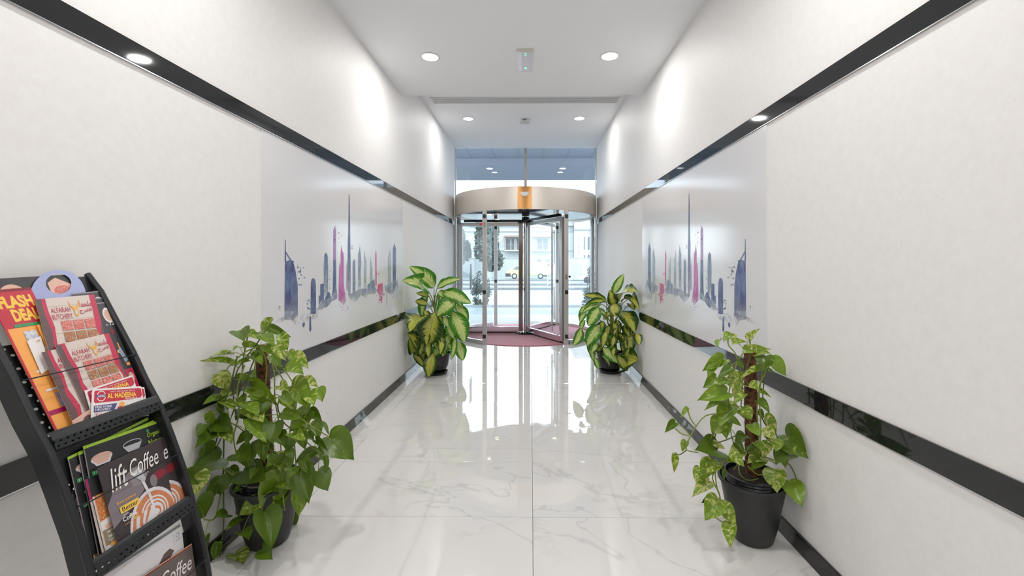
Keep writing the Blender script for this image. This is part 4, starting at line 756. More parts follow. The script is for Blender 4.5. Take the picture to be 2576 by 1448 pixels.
def make_mural(x, sgn, label, zl, zu):
    t = thing('wall_mural', (x, 3.38, zl), label, 'mural', 'skyline murals on the two walls')
    obj('glossy_film', MB().box(min(x, x+sgn*.002), 2.172, zl, max(x, x+sgn*.002), 4.585, zu), mural, t)
    me = bpy.data.meshes.new('skyline_print'); vs = []; fs = []; mi = []; fade = []
    for k_, row in enumerate(MURAL):
        c = row[0]; poly = row[1:]
        if sgn < 0: poly = [(y, z+.002) for y, z in poly]
        xx = x+sgn*(.0024+.00003*k_*(1 if k_ < 40 else 0)+(.0015 if k_ >= 40 else 0))
        # grid fade: split polygon by inserting midpoints is not needed, fade runs down the outline
        zs = [q[1] for q in poly]; lo, hi = min(zs), max(zs)
        o = len(vs); vs += [(xx-x, q[0]-3.38, q[1]-zl) for q in poly]
        for q in poly:
            if k_ >= 30: fade.append(0.)
            elif c in 'mr' and (len(poly) == 6 or len(poly) == 11) and hi-lo > .06 and poly[0][1] < 1.2+.3*(c == 'm'): fade.append(.85 if (q[1]-lo)/(hi-lo) < .62-.3*(c == 'm') else .2)
            elif c == 'G': fade.append(.95 if (q[1]-lo)/(hi-lo) < .45 else .35)
            else: fade.append(max(0., .85-(q[1]-lo)/(hi-lo+.01)*3.2) if len(poly) > 5 and hi-lo > .25 else .15)
        for tri in tessellate_polygon([[Vector((q[0], q[1], 0)) for q in poly]]): fs.append(tuple(o+i for i in tri)); mi.append(keys.index(c))
    me.from_pydata(vs, [], fs)
    for q in keys: me.materials.append(WC[q])
    for p, i in zip(me.polygons, mi): p.material_index = i
    a = me.attributes.new('fade', 'FLOAT', 'POINT'); a.data.foreach_set('value', fade)
    o = bpy.data.objects.new('skyline_print', me); C.objects.link(o); o.parent = t
make_mural(XL, 1, 'watercolour city skyline mural on the left wall above the lower black strip', ZLL[1]+.001, ZUL[0]-.004)
make_mural(XR, -1, 'watercolour city skyline mural on the right wall above the lower black strip', ZLR[1]+.001, ZUR[0]-.004)
# ------------------------------------------------------------------ leaves
def uvmesh(name, nu, nv, fn, mat):
    vs = []; uv = []; fs = []
    for i in range(nu+1):
        for j in range(nv+1):
            u, v = i/nu, j/nv*2-1; vs.append(fn(u, v)); uv.append((u, v*.5+.5))
    for i in range(nu):
        for j in range(nv): a = i*(nv+1)+j; fs.append((a, a+1, a+nv+2, a+nv+1))
    me = bpy.data.meshes.new(name); me.from_pydata(vs, [], fs); me.materials.append(mat)
    l = me.uv_layers.new(name='UVMap')
    for p in me.polygons:
        p.use_smooth = True
        for li in p.loop_indices: l.data[li].uv = uv[me.loops[li].vertex_index]
    me.update(); return me
def leafmat(name, dark, mid, light, thr, width, jag, edge=False, transl=.22):
    m = pm(name, dark, .28, spec=.5); tcn = N(m, 'ShaderNodeTexCoord'); sx = N(m, 'ShaderNodeSeparateXYZ'); L(m, tcn.outputs['UV'], sx.inputs[0]); oi = N(m, 'ShaderNodeObjectInfo')
    av = mth(m, 'ABSOLUTE', mth(m, 'SUBTRACT', sx.outputs[1], .5))      # 0 centre .5 margin
    # coordinates that follow the side veins
    cu = mth(m, 'SUBTRACT', mth(m, 'MULTIPLY', sx.outputs[0], 1.0), mth(m, 'MULTIPLY', av, .55))
    cb = N(m, 'ShaderNodeCombineXYZ'); L(m, mth(m, 'MULTIPLY', cu, 34 if edge else 9), cb.inputs[0]); L(m, mth(m, 'MULTIPLY', av, 3 if edge else 2.0), cb.inputs[1]); L(m, mth(m, 'MULTIPLY', oi.outputs['Random'], 50), cb.inputs[2])
    sg = mth(m, 'MULTIPLY', mth(m, 'SIGN', mth(m, 'SUBTRACT', sx.outputs[1], .5)), 5); L(m, mth(m, 'ADD', mth(m, 'MULTIPLY', av, 3 if edge else 2.0), sg), cb.inputs[1])
    n = N(m, 'ShaderNodeTexNoise'); n.inputs['Scale'].default_value = 1; n.inputs['Detail'].default_value = 3; n.inputs['Roughness'].default_value = .7; L(m, cb.outputs[0], n.inputs['Vector'])
    if edge:   # light heart, dark margin and jagged dark side veins
        f = mth(m, 'ADD', mth(m, 'MULTIPLY', av, 2.0), mth(m, 'MULTIPLY', mth(m, 'SUBTRACT', n.outputs['Fac'], .5), jag))
        f = mth(m, 'ADD', f, mth(m, 'MULTIPLY', mth(m, 'SUBTRACT', oi.outputs['Random'], .5), .15))
        r_ = ramp(m, f, [(thr-.04, light), (thr+.10, mid), (thr+.24, dark)]); col = r_.outputs[0]
    else:      # green with pale streaks
        f = mth(m, 'ADD', n.outputs['Fac'], mth(m, 'MULTIPLY', mth(m, 'SUBTRACT', oi.outputs['Random'], .5), width))
        r_ = ramp(m, f, [(thr-.10, dark), (thr-.02, mid), (thr+.05, light)]); col = r_.outputs[0]
    mr = mth(m, 'MINIMUM', mth(m, 'DIVIDE', av, .012), 1)
    col = mixc(m, mr, (dark if edge else mid), col)
    L(m, col, P(m).inputs['Base Color'])
    bu = N(m, 'ShaderNodeBump'); bu.inputs['Strength'].default_value = .35; bu.inputs['Distance'].default_value = .002; L(m, n.outputs['Fac'], bu.inputs['Height']); L(m, bu.outputs['Normal'], P(m).inputs['Normal'])
    tr = N(m, 'ShaderNodeBsdfTranslucent'); L(m, col, tr.inputs[0]); mx = N(m, 'ShaderNodeMixShader'); mx.inputs[0].default_value = transl
    out = m.node_tree.nodes['Material Output']; L(m, P(m).outputs[0], mx.inputs[1]); L(m, tr.outputs[0], mx.inputs[2]); L(m, mx.outputs[0], out.inputs[0])
    return m
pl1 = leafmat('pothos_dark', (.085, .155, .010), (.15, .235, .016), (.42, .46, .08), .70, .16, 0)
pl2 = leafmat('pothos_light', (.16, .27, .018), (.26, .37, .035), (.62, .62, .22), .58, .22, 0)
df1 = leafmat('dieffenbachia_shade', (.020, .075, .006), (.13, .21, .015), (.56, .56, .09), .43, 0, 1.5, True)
df2 = leafmat('dieffenbachia_lit', (.045, .22, .010), (.18, .40, .04), (.66, .74, .27), .43, 0, 1.5, True, .3)
HO = [(0, 0), (-.09, .14), (-.075, .31), (.04, .45), (.22, .50), (.42, .455), (.62, .33), (.80, .18), (.92, .06), (1, 0)]
def heart(bend, fold, curl):
    def fn(u, v):
        t = u*(len(HO)-1); i = min(int(t), len(HO)-2); f = t-i
        q = [HO[max(i-1, 0)], HO[i], HO[i+1], HO[min(i+2, len(HO)-1)]]
        xo, yo = [.5*(2*q[1][k]+(q[2][k]-q[0][k])*f+(2*q[0][k]-5*q[1][k]+4*q[2][k]-q[3][k])*f*f+(3*q[1][k]-q[0][k]-3*q[2][k]+q[3][k])*f**3) for k in (0, 1)]
        x = u+(xo-u)*abs(v); y = v*max(yo, 0)
        return (x, y, fold*abs(y)-bend*(x*x)*.5+curl*math.sin(x*5+v*2)*.03)
    return fn
def blade(bend, fold, wav):
    def fn(u, v):
        wd = math.sin(PI*min(1, max(0, u))**.85)**.75 if 0 < u < 1 else 0
        y = v*.5*wd
        z = fold*abs(y)+bend*math.sin(PI*u)*.5+wav*math.sin(u*16+(3 if v > 0 else 0))*abs(v)*.02*wd
        return (u, y, z)
    return fn
PM = [[uvmesh('pothos_leaf', 14, 6, heart(b, f, c), m) for b, f, c in ((.2, .35, 1), (.35, .2, -1), (.1, .5, .6))] for m in (pl1, pl2)]
DM = [[uvmesh('blade_leaf', 14, 8, blade(b, f, c), m) for b, f, c in ((.30, .22, 1), (.38, .3, -1), (.24, .15, 1.4))] for m in (df1, df2)]
stemm = pm('stem_green', (.20, .26, .03), .45); stemd = pm('stem_dark', (.10, .13, .03), .5)
def put_leaf(parent, me, b, t, wr, rng, face=1.0):
    b, t = Vector(b), Vector(t); X = t-b; ln = max(X.length, .015); X.normalize()
    camd = (Vector((0, 0, 1.35))-b).normalized()
    nn = camd*face+Vector((0, 0, .55))+Vector((rng.gauss(0, .28), rng.gauss(0, .28), rng.gauss(0, .2)))
    Z = (nn-X*nn.dot(X)).normalized(); Y = Z.cross(X)
    o = bpy.data.objects.new('leaf', me); C.objects.link(o); o.parent = parent
    s = ln*(1.07 if b.y < 3 else 1.04); wl = ln*wr*(1.26 if b.y < 3 else 1.3)
    M = Matrix((X, Y, Z)).transposed().to_4x4() @ Matrix.Diagonal((s, wl, s, 1)); M.translation = b-X*(s-ln)*.4-Vector(ORG[parent.name])
    oxx = ORG[parent.name][0]; xs = [(M @ v.co).x+oxx for v in me.vertices]
    if min(xs) < XL+.012: M.translation.x += XL+.012-min(xs)
    if max(xs) > XR-.012: M.translation.x -= max(xs)-(XR-.012)
    o.matrix_local = M
    return o
def nearest(p, pts):
    return min(pts, key=lambda q: (Vector(q)-Vector(p)).length+max(0, q[2]-p[2])*.3)
def bez(a, b, lift, n=5):
    a, b = Vector(a), Vector(b); m = (a+b)/2+Vector((0, 0, lift)); return [a*(1-t)**2+m*2*t*(1-t)+b*t*t for t in [i/n for i in range(n+1)]]
def smoothline(pts, n=4):
    P_ = [Vector(p) for p in pts]; out = []
    for i in range(len(P_)-1):
        p0, p1, p2, p3 = P_[max(i-1, 0)], P_[i], P_[i+1], P_[min(i+2, len(P_)-1)]
        for k in range(n):
            t = k/n; out.append(.5*((2*p1)+(p2-p0)*t+(2*p0-5*p1+4*p2-p3)*t*t+(3*p1-p0-3*p2+p3)*t**3))
    return out+[P_[-1]]
coir = pm('coir', (.13, .05, .02), .95); no_ = bump(coir, 220, 1.0, .01)
tcn = N(coir, 'ShaderNodeTexCoord'); nn_ = N(coir, 'ShaderNodeTexNoise'); nn_.inputs['Scale'].default_value = 60; L(coir, tcn.outputs['Object'], nn_.inputs['Vector']); r = ramp(coir, nn_.outputs['Fac'], [(.35, (.05, .022, .012)), (.65, (.22, .085, .03))]); L(coir, r.outputs[0], P(coir).inputs['Base Color'])
soil = pm('soil', (.03, .022, .016), .95); bump(soil, 90, 1, .02)
potm = pm('pot_black', (.020, .021, .022), .45); pott = pm('nursery_pot', (.012, .013, .018), .18)
def pothos(ax, ay, leaves, vines, label, lean, light, seed):
    rng = random.Random(seed)
    t = thing('pothos_plant', (ax, ay, 0), label, 'plant', 'climbing pothos plants in black pots')
    obj('pot', MB().lathe(ax, ay, [(0, 0), (.078, 0), (.086, .008), (.100, .06), (.132, .235), (.1345, .262), (.146, .264), (.148, .270), (.146, .277), (.137, .277), (.130, .262), (.095, .05), (0, .045)], 56), potm, t, smooth=True)
    pr = [(0, .05), (.09, .06)]
    for i in range(9): z = .235+i*.0065; pr += [(.116 if i % 2 else .111, z)]
    pr += [(.120, .296), (.120, .302), (.112, .302), (.110, .28), (0, .28)]
    ip = obj('nursery_pot', MB().lathe(ax, ay, pr, 48), pott, t, smooth=True)
    obj('soil', MB().lathe(ax, ay, [(0, .292), (.08, .288), (.110, .280), (.11, .275), (0, .275)], 24), soil, t, smooth=True)
    px, py = ax+lean[0], ay+lean[1]
    pole = []
    for i in range(25):
        f = i/24; pole.append((px+(lean[2])*f+rng.uniform(-.002, .002), py+rng.uniform(-.002, .002), .27+(.885-.27)*f))
    mp_ = MB().tube(pole, .029, 14, r1=.026)
    obj('moss_pole', mp_, coir, t, smooth=True)
    fb = MB()
    for i in range(420):
        q = Vector(rng.choice(pole)); a = rng.uniform(0, 6.28); d = Vector((math.cos(a), math.sin(a), rng.uniform(-.4, .5))); s = q+d*.025+Vector((0, 0, rng.uniform(-.012, .012)))
        e_ = s+d*rng.uniform(.004, .012)+Vector((rng.uniform(-.006, .006), rng.uniform(-.006, .006), rng.uniform(-.008, .004)))
        fb.tube([s, (s+e_)/2+Vector((0, 0, .002)), e_], .0006, 3)
    obj('coir_fibre', fb, coir, t, kind='stuff')
    anchors = [tuple(Vector(q)+Vector((0, -.03, 0))) for q in pole[::2]]
    for v in vines:
        l_ = smoothline(v); obj('vine', MB().tube(l_, .0032, 6, r1=.0024), stemm if rng.random() < .6 else stemd, t, smooth=True); anchors += [tuple(q) for q in l_[::2]]
    pt_ = MB(); n = 0
    for i, (bx, by, bz, tx, ty, tz, wr) in enumerate(leaves):
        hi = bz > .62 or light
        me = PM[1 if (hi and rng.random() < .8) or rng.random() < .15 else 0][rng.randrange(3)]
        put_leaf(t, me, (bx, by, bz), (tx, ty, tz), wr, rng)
        q = nearest((bx, by, bz), anchors)
        pt_.tube(bez(q, (bx, by, bz), .02), .0018, 5, r1=.0013)
    obj('petioles', pt_, stemm, t, smooth=True, kind='stuff')
pothos(1.02, 2.0, LEAF_RIGHT, VINE_RIGHT, 'climbing pothos on a moss pole in a black pot against the right wall', (.0, 0, -.012), True, 11)
pothos(-1.195, 1.96, LEAF_LEFT, VINE_LEFT, 'dense pothos on a moss pole in a black pot beside the brochure rack', (0, 0, -.03), False, 12)
def dieff(ax, ay, leaves, label, seed, x2=0):
    rng = random.Random(seed)
    t = thing('dieffenbachia_plant', (ax, ay, 0), label, 'plant', 'variegated plants beside the revolving door')
    obj('saucer', MB().lathe(ax, ay, [(0, 0), (.105, 0), (.125, .012), (.132, .030), (.128, .034), (.118, .018), (0, .012)], 40), blackg, t, smooth=True)
    obj('pot', MB().lathe(ax, ay, [(0, .014), (.088, .014), (.098, .022), (.135, .10), (.155, .19), (.158, .225), (.165, .228), (.165, .24), (.152, .24), (.145, .2), (0, .19)], 48), blackg, t, smooth=True)
    obj('soil', MB().lathe(ax, ay, [(0, .218), (.148, .212), (.146, .2), (0, .2)], 24), soil, t, smooth=True)
    anc = []
    for k_ in range(6):
        a = rng.uniform(0, 6.28); r_ = rng.uniform(.01, .06); x, y = ax+r_*math.cos(a), ay+r_*math.sin(a)
        top = (x+rng.uniform(-.05, .05), y+rng.uniform(-.05, .05), rng.uniform(.55, 1.02))
        l_ = smoothline([(x, y, .2), ((x+top[0])/2+.01, (y+top[1])/2, .45), top]); obj('stem', MB().tube(l_, .013, 8, r1=.008), stemm, t, smooth=True); anc += [tuple(q) for q in l_]
    pt_ = MB()
    for i, (bx, by, bz, tx, ty, tz, wr) in enumerate(leaves):
        lit = (bz > .9) or ((bx-ax)*(-1 if ax > 0 else 1) > .1)  # high and hall-side leaves painted with a lit copy of the shaded colour
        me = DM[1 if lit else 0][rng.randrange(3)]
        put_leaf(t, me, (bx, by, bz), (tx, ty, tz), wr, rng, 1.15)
        q = nearest((bx, by, bz-.18), anc)
        pt_.tube(bez(q, (bx, by, bz), .05), .0055, 6, r1=.0035)
    obj('petioles', pt_, stemm, t, smooth=True, kind='stuff')
dieff(-1.08, 4.95, DIEF_LEFT, 'variegated yellow-green broad-leaved plant in a glossy black pot at the left of the revolving door', 21)
dieff(.92, 5.03, DIEF_RIGHT, 'variegated yellow-green broad-leaved plant in a glossy black pot at the right of the revolving door', 22)
# ------------------------------------------------------------------ brochure rack
rk = thing('brochure_rack', (-1.14, 1.13, 0), 'tall black curved brochure rack holding menus beside the left wall', 'brochure rack')
PROF = [(-1.318, 1.230), (-1.278, 1.178), (-1.238, 1.103), (-1.181, .998), (-1.141, .912), (-1.098, .834), (-1.067, .755), (-1.027, .645), (-.991, .508), (-.967, .416), (-.954, .337), (-.947, .22), (-.945, .0)]
rackm = pm('rack_black', (.016, .018, .020), .38, .2)
def perf():
    m = pm('rack_perforated', (.016, .018, .020), .4, .2); t = N(m, 'ShaderNodeTexCoord'); s = N(m, 'ShaderNodeSeparateXYZ'); L(m, t.outputs['UV'], s.inputs[0])
    a = mth(m, 'SUBTRACT', mth(m, 'FRACT', s.outputs[0]), .5); row = mth(m, 'FLOOR', s.outputs[1])
    a = mth(m, 'SUBTRACT', mth(m, 'FRACT', mth(m, 'ADD', s.outputs[0], mth(m, 'MULTIPLY', row, .5))), .5); b = mth(m, 'SUBTRACT', mth(m, 'FRACT', s.outputs[1]), .5)
    d = mth(m, 'SQRT', mth(m, 'ADD', mth(m, 'MULTIPLY', a, a), mth(m, 'MULTIPLY', b, b)))
    L(m, mth(m, 'GREATER_THAN', d, .2), P(m).inputs['Alpha']); return m
perfm = perf()
def psheet(name, quad, nu, nv, mat, parent, back=.0012):
    me = bpy.data.meshes.new(name); o3 = Vector(ORG[parent.name]); q = [Vector(p)-o3 for p in quad]
    nrm = (q[1]-q[0]).cross(q[3]-q[0]).normalized()*back
    me.from_pydata([tuple(p) for p in q]+[tuple(p-nrm) for p in q], [], [(0, 1, 2, 3), (7, 6, 5, 4)]); me.materials.append(mat)
    l = me.uv_layers.new(name='UVMap'); uvs = [(0, 0), (nu, 0), (nu, nv), (0, nv)]
    for p in me.polygons:
        for li in p.loop_indices: l.data[li].uv = uvs[me.loops[li].vertex_index % 4]
    o = bpy.data.objects.new(name, me); C.objects.link(o); o.parent = parent; return o
YN, YR = .985, 1.272
def offs(pr, d):
    r = []
    for i, p in enumerate(pr):
        a, b = pr[max(i-1, 0)], pr[min(i+1, len(pr)-1)]; dx, dz = b[0]-a[0], b[1]-a[1]; l = math.hypot(dx, dz); r.append((p[0]+dz/l*d, p[1]-dx/l*d))
    return r
bk = offs(PROF, .046)
for y in (YN-.010, YR):
    q = [(Vector((p[0], 0, p[1]))) for p in PROF]
    inner = [(max(b[0], XL+.004), b[1]) for b in bk]
    r_ = MB()
    for i in range(len(PROF)-1):
        a, b, c_, d = PROF[i], PROF[i+1], inner[i+1], inner[i]
        r_.add([(a[0], y, a[1]), (b[0], y, b[1]), (c_[0], y, c_[1]), (d[0], y, d[1]), (a[0], y+.008, a[1]), (b[0], y+.008, b[1]), (c_[0], y+.008, c_[1]), (d[0], y+.008, d[1])], [(0, 1, 2, 3), (7, 6, 5, 4), (0, 4, 5, 1), (2, 6, 7, 3)]+([(0, 3, 7, 4)] if i == 0 else [])+([(1, 5, 6, 2)] if i == len(PROF)-2 else []))
    r_.tube([(p[0]-.002, y+.004, max(p[1], .008)) for p in PROF], .008, 10)
    obj('side_rail', r_, rackm, rk, smooth=True)
def tray(xf, zf, slope):   # front lip top at (xf,zf)
    dx, dz = slope; nx, nz = dz, -dx         # dx,dz unit up-slope; n outward
    f = lambda a, b: (xf+dx*a+nx*b, zf+dz*a+nz*b)
    prof = [f(.004, -.008), f(.006, -.002), f(0, .002), f(-.014, .004)]
    t = MB()
    th_ = .0015
    for (a, b) in zip(prof, prof[1:]):
        t.add([(a[0], YN, a[1]), (a[0], YR, a[1]), (b[0], YR, b[1]), (b[0], YN, b[1]), (a[0]-th_, YN, a[1]), (a[0]-th_, YR, a[1]), (b[0]-th_, YR, b[1]), (b[0]-th_, YN, b[1])], [(0, 1, 2, 3), (7, 6, 5, 4), (0, 3, 7, 4), (1, 5, 6, 2)])
    o = obj('tray', t, rackm, rk)
    a = prof[-1]; b = f(-.036, .002); psheet('tray_lip', [(b[0], YN, b[1]), (b[0], YR, b[1]), (a[0], YR, a[1]), (a[0], YN, a[1])], 19, 2, perfm, o)
    c_ = f(-.038, -.048); obj('tray_floor', MB().add([(b[0], YN, b[1]), (b[0], YR, b[1]), (c_[0], YR, c_[1]), (c_[0], YN, c_[1]), (b[0], YN, b[1]-.002), (b[0], YR, b[1]-.002), (c_[0], YR, c_[1]-.002), (c_[0], YN, c_[1]-.002)], [(0, 1, 2, 3), (7, 6, 5, 4), (0, 4, 5, 1), (2, 6, 7, 3)]), rackm, o)
def unit(a, b): l = math.hypot(b[0]-a[0], b[1]-a[1]); return ((b[0]-a[0])/l, (b[1]-a[1])/l)
tray(-1.108, .866, unit(*PLN[1])); tray(-1.008, .572, unit(*PLN[2])); tray(-.953, .285, unit(*PLN[3]))
def strip(name, k_, s0, s1, y0, y1, mat, nu, nv, off=-.004):
    (a, b), (c_, d) = PLN[k_]; u = unit(PLN[k_][0], PLN[k_][1]); nx, nz = u[1], -u[0]
    A_ = (a+u[0]*s0+nx*off, b+u[1]*s0+nz*off); B_2 = (a+u[0]*s1+nx*off, b+u[1]*s1+nz*off)
    psheet(name, [(A_[0], y0, A_[1]), (A_[0], y1, A_[1]), (B_2[0], y1, B_2[1]), (B_2[0], y0, B_2[1])], nu, nv, mat, rk)
strip('back_panel', 1, -.02, .26, YN, YN+.05, perfm, 2, 16); strip('back_panel', 1, -.02, .25, YN+.05, YR, rackm, 1, 1)
strip('back_panel', 1, .385, .43, YN, YR, rackm, 1, 1)
strip('back_panel', 2, .20, .30, YN, YR, rackm, 1, 1); strip('back_panel', 2, -.02, .20, YN, YR, perfm, 20, 16, -.006)
for (x, z) in ((-1.166, .993), (-1.036, .702), (-.954, .393), (-.94, .12)):
    obj('wire_rod', MB().tube([(x-.02, YN, z), (x, YN+.006, z), (x, YR-.006, z), (x-.02, YR, z)], .0016, 6), rackm, rk, smooth=True)
obj('cross_bar', MB().box(-1.00, YN, .02, -.985, YR, .05), rackm, rk)
for y in (YN-.01, YR): obj('foot', MB().box(-1.33, y, 0, -.86, y+.012, .012), rackm, rk)
# ------------------------------------------------------------------ printed matter in the rack
def cm(name, col, rough=.35): return MATS.get(name) or pm(name, col, rough)
def food(name, cols, scale=260):
    if name in MATS: return MATS[name]
    m = pm(name, cols[0], .35); t = N(m, 'ShaderNodeTexCoord'); v = N(m, 'ShaderNodeTexNoise'); v.inputs['Scale'].default_value = scale; v.inputs['Detail'].default_value = 3; v.inputs['Distortion'].default_value = 1.5
    L(m, t.outputs['Object'], v.inputs['Vector']); r = ramp(m, v.outputs['Fac'], [(.30+.4*i/(len(cols)-1), c) for i, c in enumerate(cols)]); L(m, r.outputs[0], P(m).inputs['Base Color']); return m
RED = cm('print_red', (.52, .025, .055)); CRIM = cm('print_crimson', (.50, .03, .08)); WHT = cm('print_white', (.76, .72, .70)); CREAM = cm('print_cream', (.63, .54, .49)); BRN = cm('print_brown', (.12, .07, .07)); GREY = cm('print_grey', (.25, .22, .23))
YEL = cm('print_yellow', (.85, .55, .08)); ORA = cm('print_orange', (.88, .38, .09)); GRN = cm('print_green', (.04, .28, .10)); LIME = cm('print_lime', (.36, .58, .04)); BLK = cm('print_black', (.022, .023, .025)); NAVY = cm('print_navy', (.06, .06, .20)); LILAC = cm('print_lilac', (.34, .38, .62))
LGREY = cm('print_lightgrey', (.50, .50, .55)); COF = cm('print_coffee', (.045, .033, .036)); COFG = cm('print_coffee_grey', (.20, .17, .19)); LAT = cm('print_latte', (.56, .20, .09)); GOLD = cm('print_gold', (.75, .38, .06)); PEACH = cm('print_peach', (.68, .42, .33)); SILV = cm('print_silver', (.66, .64, .66)); OLIV = cm('print_olive', (.26, .21, .13)); MAG = cm('print_magenta', (.35, .01, .10)); DRED = cm('print_darkred', (.22, .02, .03)); BLUG = cm('print_bluegrey', (.30, .38, .46)); ASH = cm('print_ash', (.45, .46, .49)); TAUPE = cm('print_taupe', (.12, .095, .085)); RUST = cm('print_rust', (.45, .10, .04)); BOX = cm('print_paper', (.70, .68, .70))
MEAT = food('food_meat', [(.45, .05, .05), (.60, .16, .13), (.75, .45, .38)], 240); MEAT2 = food('food_meat_dark', [(.30, .03, .03), (.55, .12, .10), (.20, .22, .05), (.7, .6, .4)], 300); VEG = food('food_vegetables', [(.05, .25, .03), (.65, .30, .05), (.55, .04, .05), (.7, .65, .3)], 120); DISH = food('food_dish', [(.10, .05, .02), (.45, .25, .08), (.65, .5, .3)], 150); BOT = food('print_bottles', [(.25, .30, .45), (.50, .52, .60), (.75, .72, .72)], 90); BOT2 = food('print_goods', [(.15, .35, .4), (.5, .3, .5), (.25, .5, .5)], 90)
_tc = {}
def textmesh(s, bold=0, shear=0):
    key = (s, bold, shear)
    if key in _tc: return _tc[key]
    c = bpy.data.curves.new('t', 'FONT'); c.body = s; c.size = 1; c.offset = bold; c.shear = shear; c.resolution_u = 3
    o = bpy.data.objects.new('t', c); C.objects.link(o); bpy.context.view_layer.update()
    me = bpy.data.meshes.new_from_object(o.evaluated_get(bpy.context.evaluated_depsgraph_get()))
    vs = [tuple(v.co) for v in me.vertices]; fs = [tuple(p.vertices) for p in me.polygons]
    bpy.data.objects.remove(o); bpy.data.curves.remove(c); bpy.data.meshes.remove(me)
    if vs:
        x0, x1 = min(v[0] for v in vs), max(v[0] for v in vs); y0, y1 = min(v[1] for v in vs), max(v[1] for v in vs)
        vs = [((v[0]-x0)/(x1-x0), (v[1]-y0)/(y1-y0)) for v in vs]
    _tc[key] = (vs, fs); return _tc[key]
def sheet(key, name, label, cat, group, paper, items, thick=.0006):
    TL, TR, BR, BL = [Vector(p) for p in SH[key]]
    nrm = (BL-TL).cross(TR-TL).normalized()
    if nrm.x < 0: nrm = -nrm
    def M(u, v, h=0): return (TL*(1-u)+TR*u)*(1-v)+(BL*(1-u)+BR*u)*v+nrm*h
    t = thing(name, tuple((BL+BR)/2), label, cat, group)
    b = MB()
    if key == 'hanger':
        n = 32; O = []; I = []
        for i in range(n):
            a = 2*PI*i/n; c_, s_ = math.cos(a), math.sin(a)
            O.append((.5+.5*c_, .58-.58*s_ if s_ >= 0 else .58-.42*s_)); I.append((.50+.225*c_, .285-.205*s_))
        for h in (0, -thick): b.v += [tuple(M(u, v, h)) for u, v in O+I]
        for i in range(n):
            j = (i+1) % n; b.f += [(i, j, n+j, n+i), (2*n+i, 3*n+i, 3*n+j, 2*n+j), (i, 2*n+i, 2*n+j, j), (n+i, n+j, 3*n+j, 3*n+i)]; b.m += [0]*4
    else:
        b.add([M(0,0), M(1,0), M(1,1), M(0,1), M(0,0,-thick), M(1,0,-thick), M(1,1,-thick), M(0,1,-thick)], [(0,1,2,3),(7,6,5,4),(0,4,5,1),(1,5,6,2),(2,6,7,3),(3,7,4,0)])
    obj('paper', b, paper, t)
    pr, lt = MB(), MB(); pm_, lm_ = [], []
    def mi(lst, m):
        if m not in lst: lst.append(m)
        return lst.index(m)
    for k_, it in enumerate(items):
        h = .00025+.00006*k_
        if it[0] == 'r':
            _, u0, v0, u1, v1, m = it[:6]; pr.add([M(u0,v0,h), M(u1,v0,h), M(u1,v1,h), M(u0,v1,h)], [(0,1,2,3)], mi(pm_, m))
        elif it[0] == 'e':
            _, cu, cv, ru, rv_, m = it[:6]; n = 36
            pts = [(min(1, max(0, cu+ru*math.cos(2*PI*i/n))), min(1, max(0, cv+rv_*math.sin(2*PI*i/n)))) for i in range(n)]
            pr.add([M(u, v, h) for u, v in pts], [tuple(range(n))], mi(pm_, m))
        elif it[0] == 'p':
            pts = it[1]; tri = tessellate_polygon([[Vector((u, v, 0)) for u, v in pts]]); pr.add([M(u, v, h) for u, v in pts], [tuple(x) for x in tri], mi(pm_, it[2]))
        elif it[0] == 't':   # text, u0, v top, u1, v bottom, mat, bold, shear, tilt
            _, s, u0, v0, u1, v1, m = it[:7]; bo = it[7] if len(it) > 7 else 0; sh = it[8] if len(it) > 8 else 0; tl = it[9] if len(it) > 9 else 0
            vs, fs = textmesh(s, bo, sh); obj('lettering', MB().add([M(u0+(u1-u0)*x, v1+(v0-v1)*y+tl*x, h) for x, y in vs], fs), m, t)
    if pr.v: obj('printed_design', pr, pm_, t)
    return t
AR1, AR2 = '\uFE94\uFEE4\uFEA4\uFEE0\uFEE3', '\uFEA1\uFEAE\uFED4\uFEDF\uFE8D'
BU, GR = 'folded menus in the top pocket of the rack', 'small leaflets in the top pocket of the rack'
sheet('poster', 'menu_card', 'dark food poster standing at the back of the top rack pocket', 'poster', None, cm('poster_dark', (.045, .042, .045)),
      [('e', .15, .22, .22, .17, PEACH), ('e', .10, .16, .15, .06, MEAT), ('p', [(.62,.06),(.75,.02),(.98,.10),(.98,.2),(.62,.22)], PEACH), ('e', .8, .14, .14, .05, MEAT), ('r', 0, .24, 1, .45, CRIM), ('p', [(.72,.30),(.93,.24),(.97,.45),(.76,.5)], WHT), ('t', 'ANY 2', .78, .33, .90, .37, GREY)])
sheet('flash', 'sale_flyer', 'orange and red sale flyer with yellow headline at the left of the top pocket', 'flyer', BU, ORA,
      [('r', 0, 0, 1, .27, RED), ('r', 0, .0, 1, .02, DRED), ('t', 'FLASH', .13, .05, .90, .135, GOLD, .05), ('t', 'FLASH', .12, .047, .89, .132, YEL, .03), ('t', 'DEAL', .30, .145, .90, .23, GOLD, .05), ('t', 'DEAL', .29, .142, .89, .227, YEL, .03), ('r', .22, .247, 1, .268, GRN),
       ('r', .34, .30, .62, .43, BOT), ('r', .72, .29, .97, .42, BOT2), ('r', .30, .425, .95, .45, SILV), ('r', .36, .47, .75, .56, BOT), ('r', .2, .57, .8, .585, WHT), ('r', .40, .60, .7, .70, VEG), ('r', .2, .705, .8, .72, WHT), ('r', .35, .74, .7, .84, BOT2), ('r', 0, .845, 1, .875, MAG), ('r', .45, .88, .7, .96, VEG), ('r', 0, 0, .05, 1, RED)])
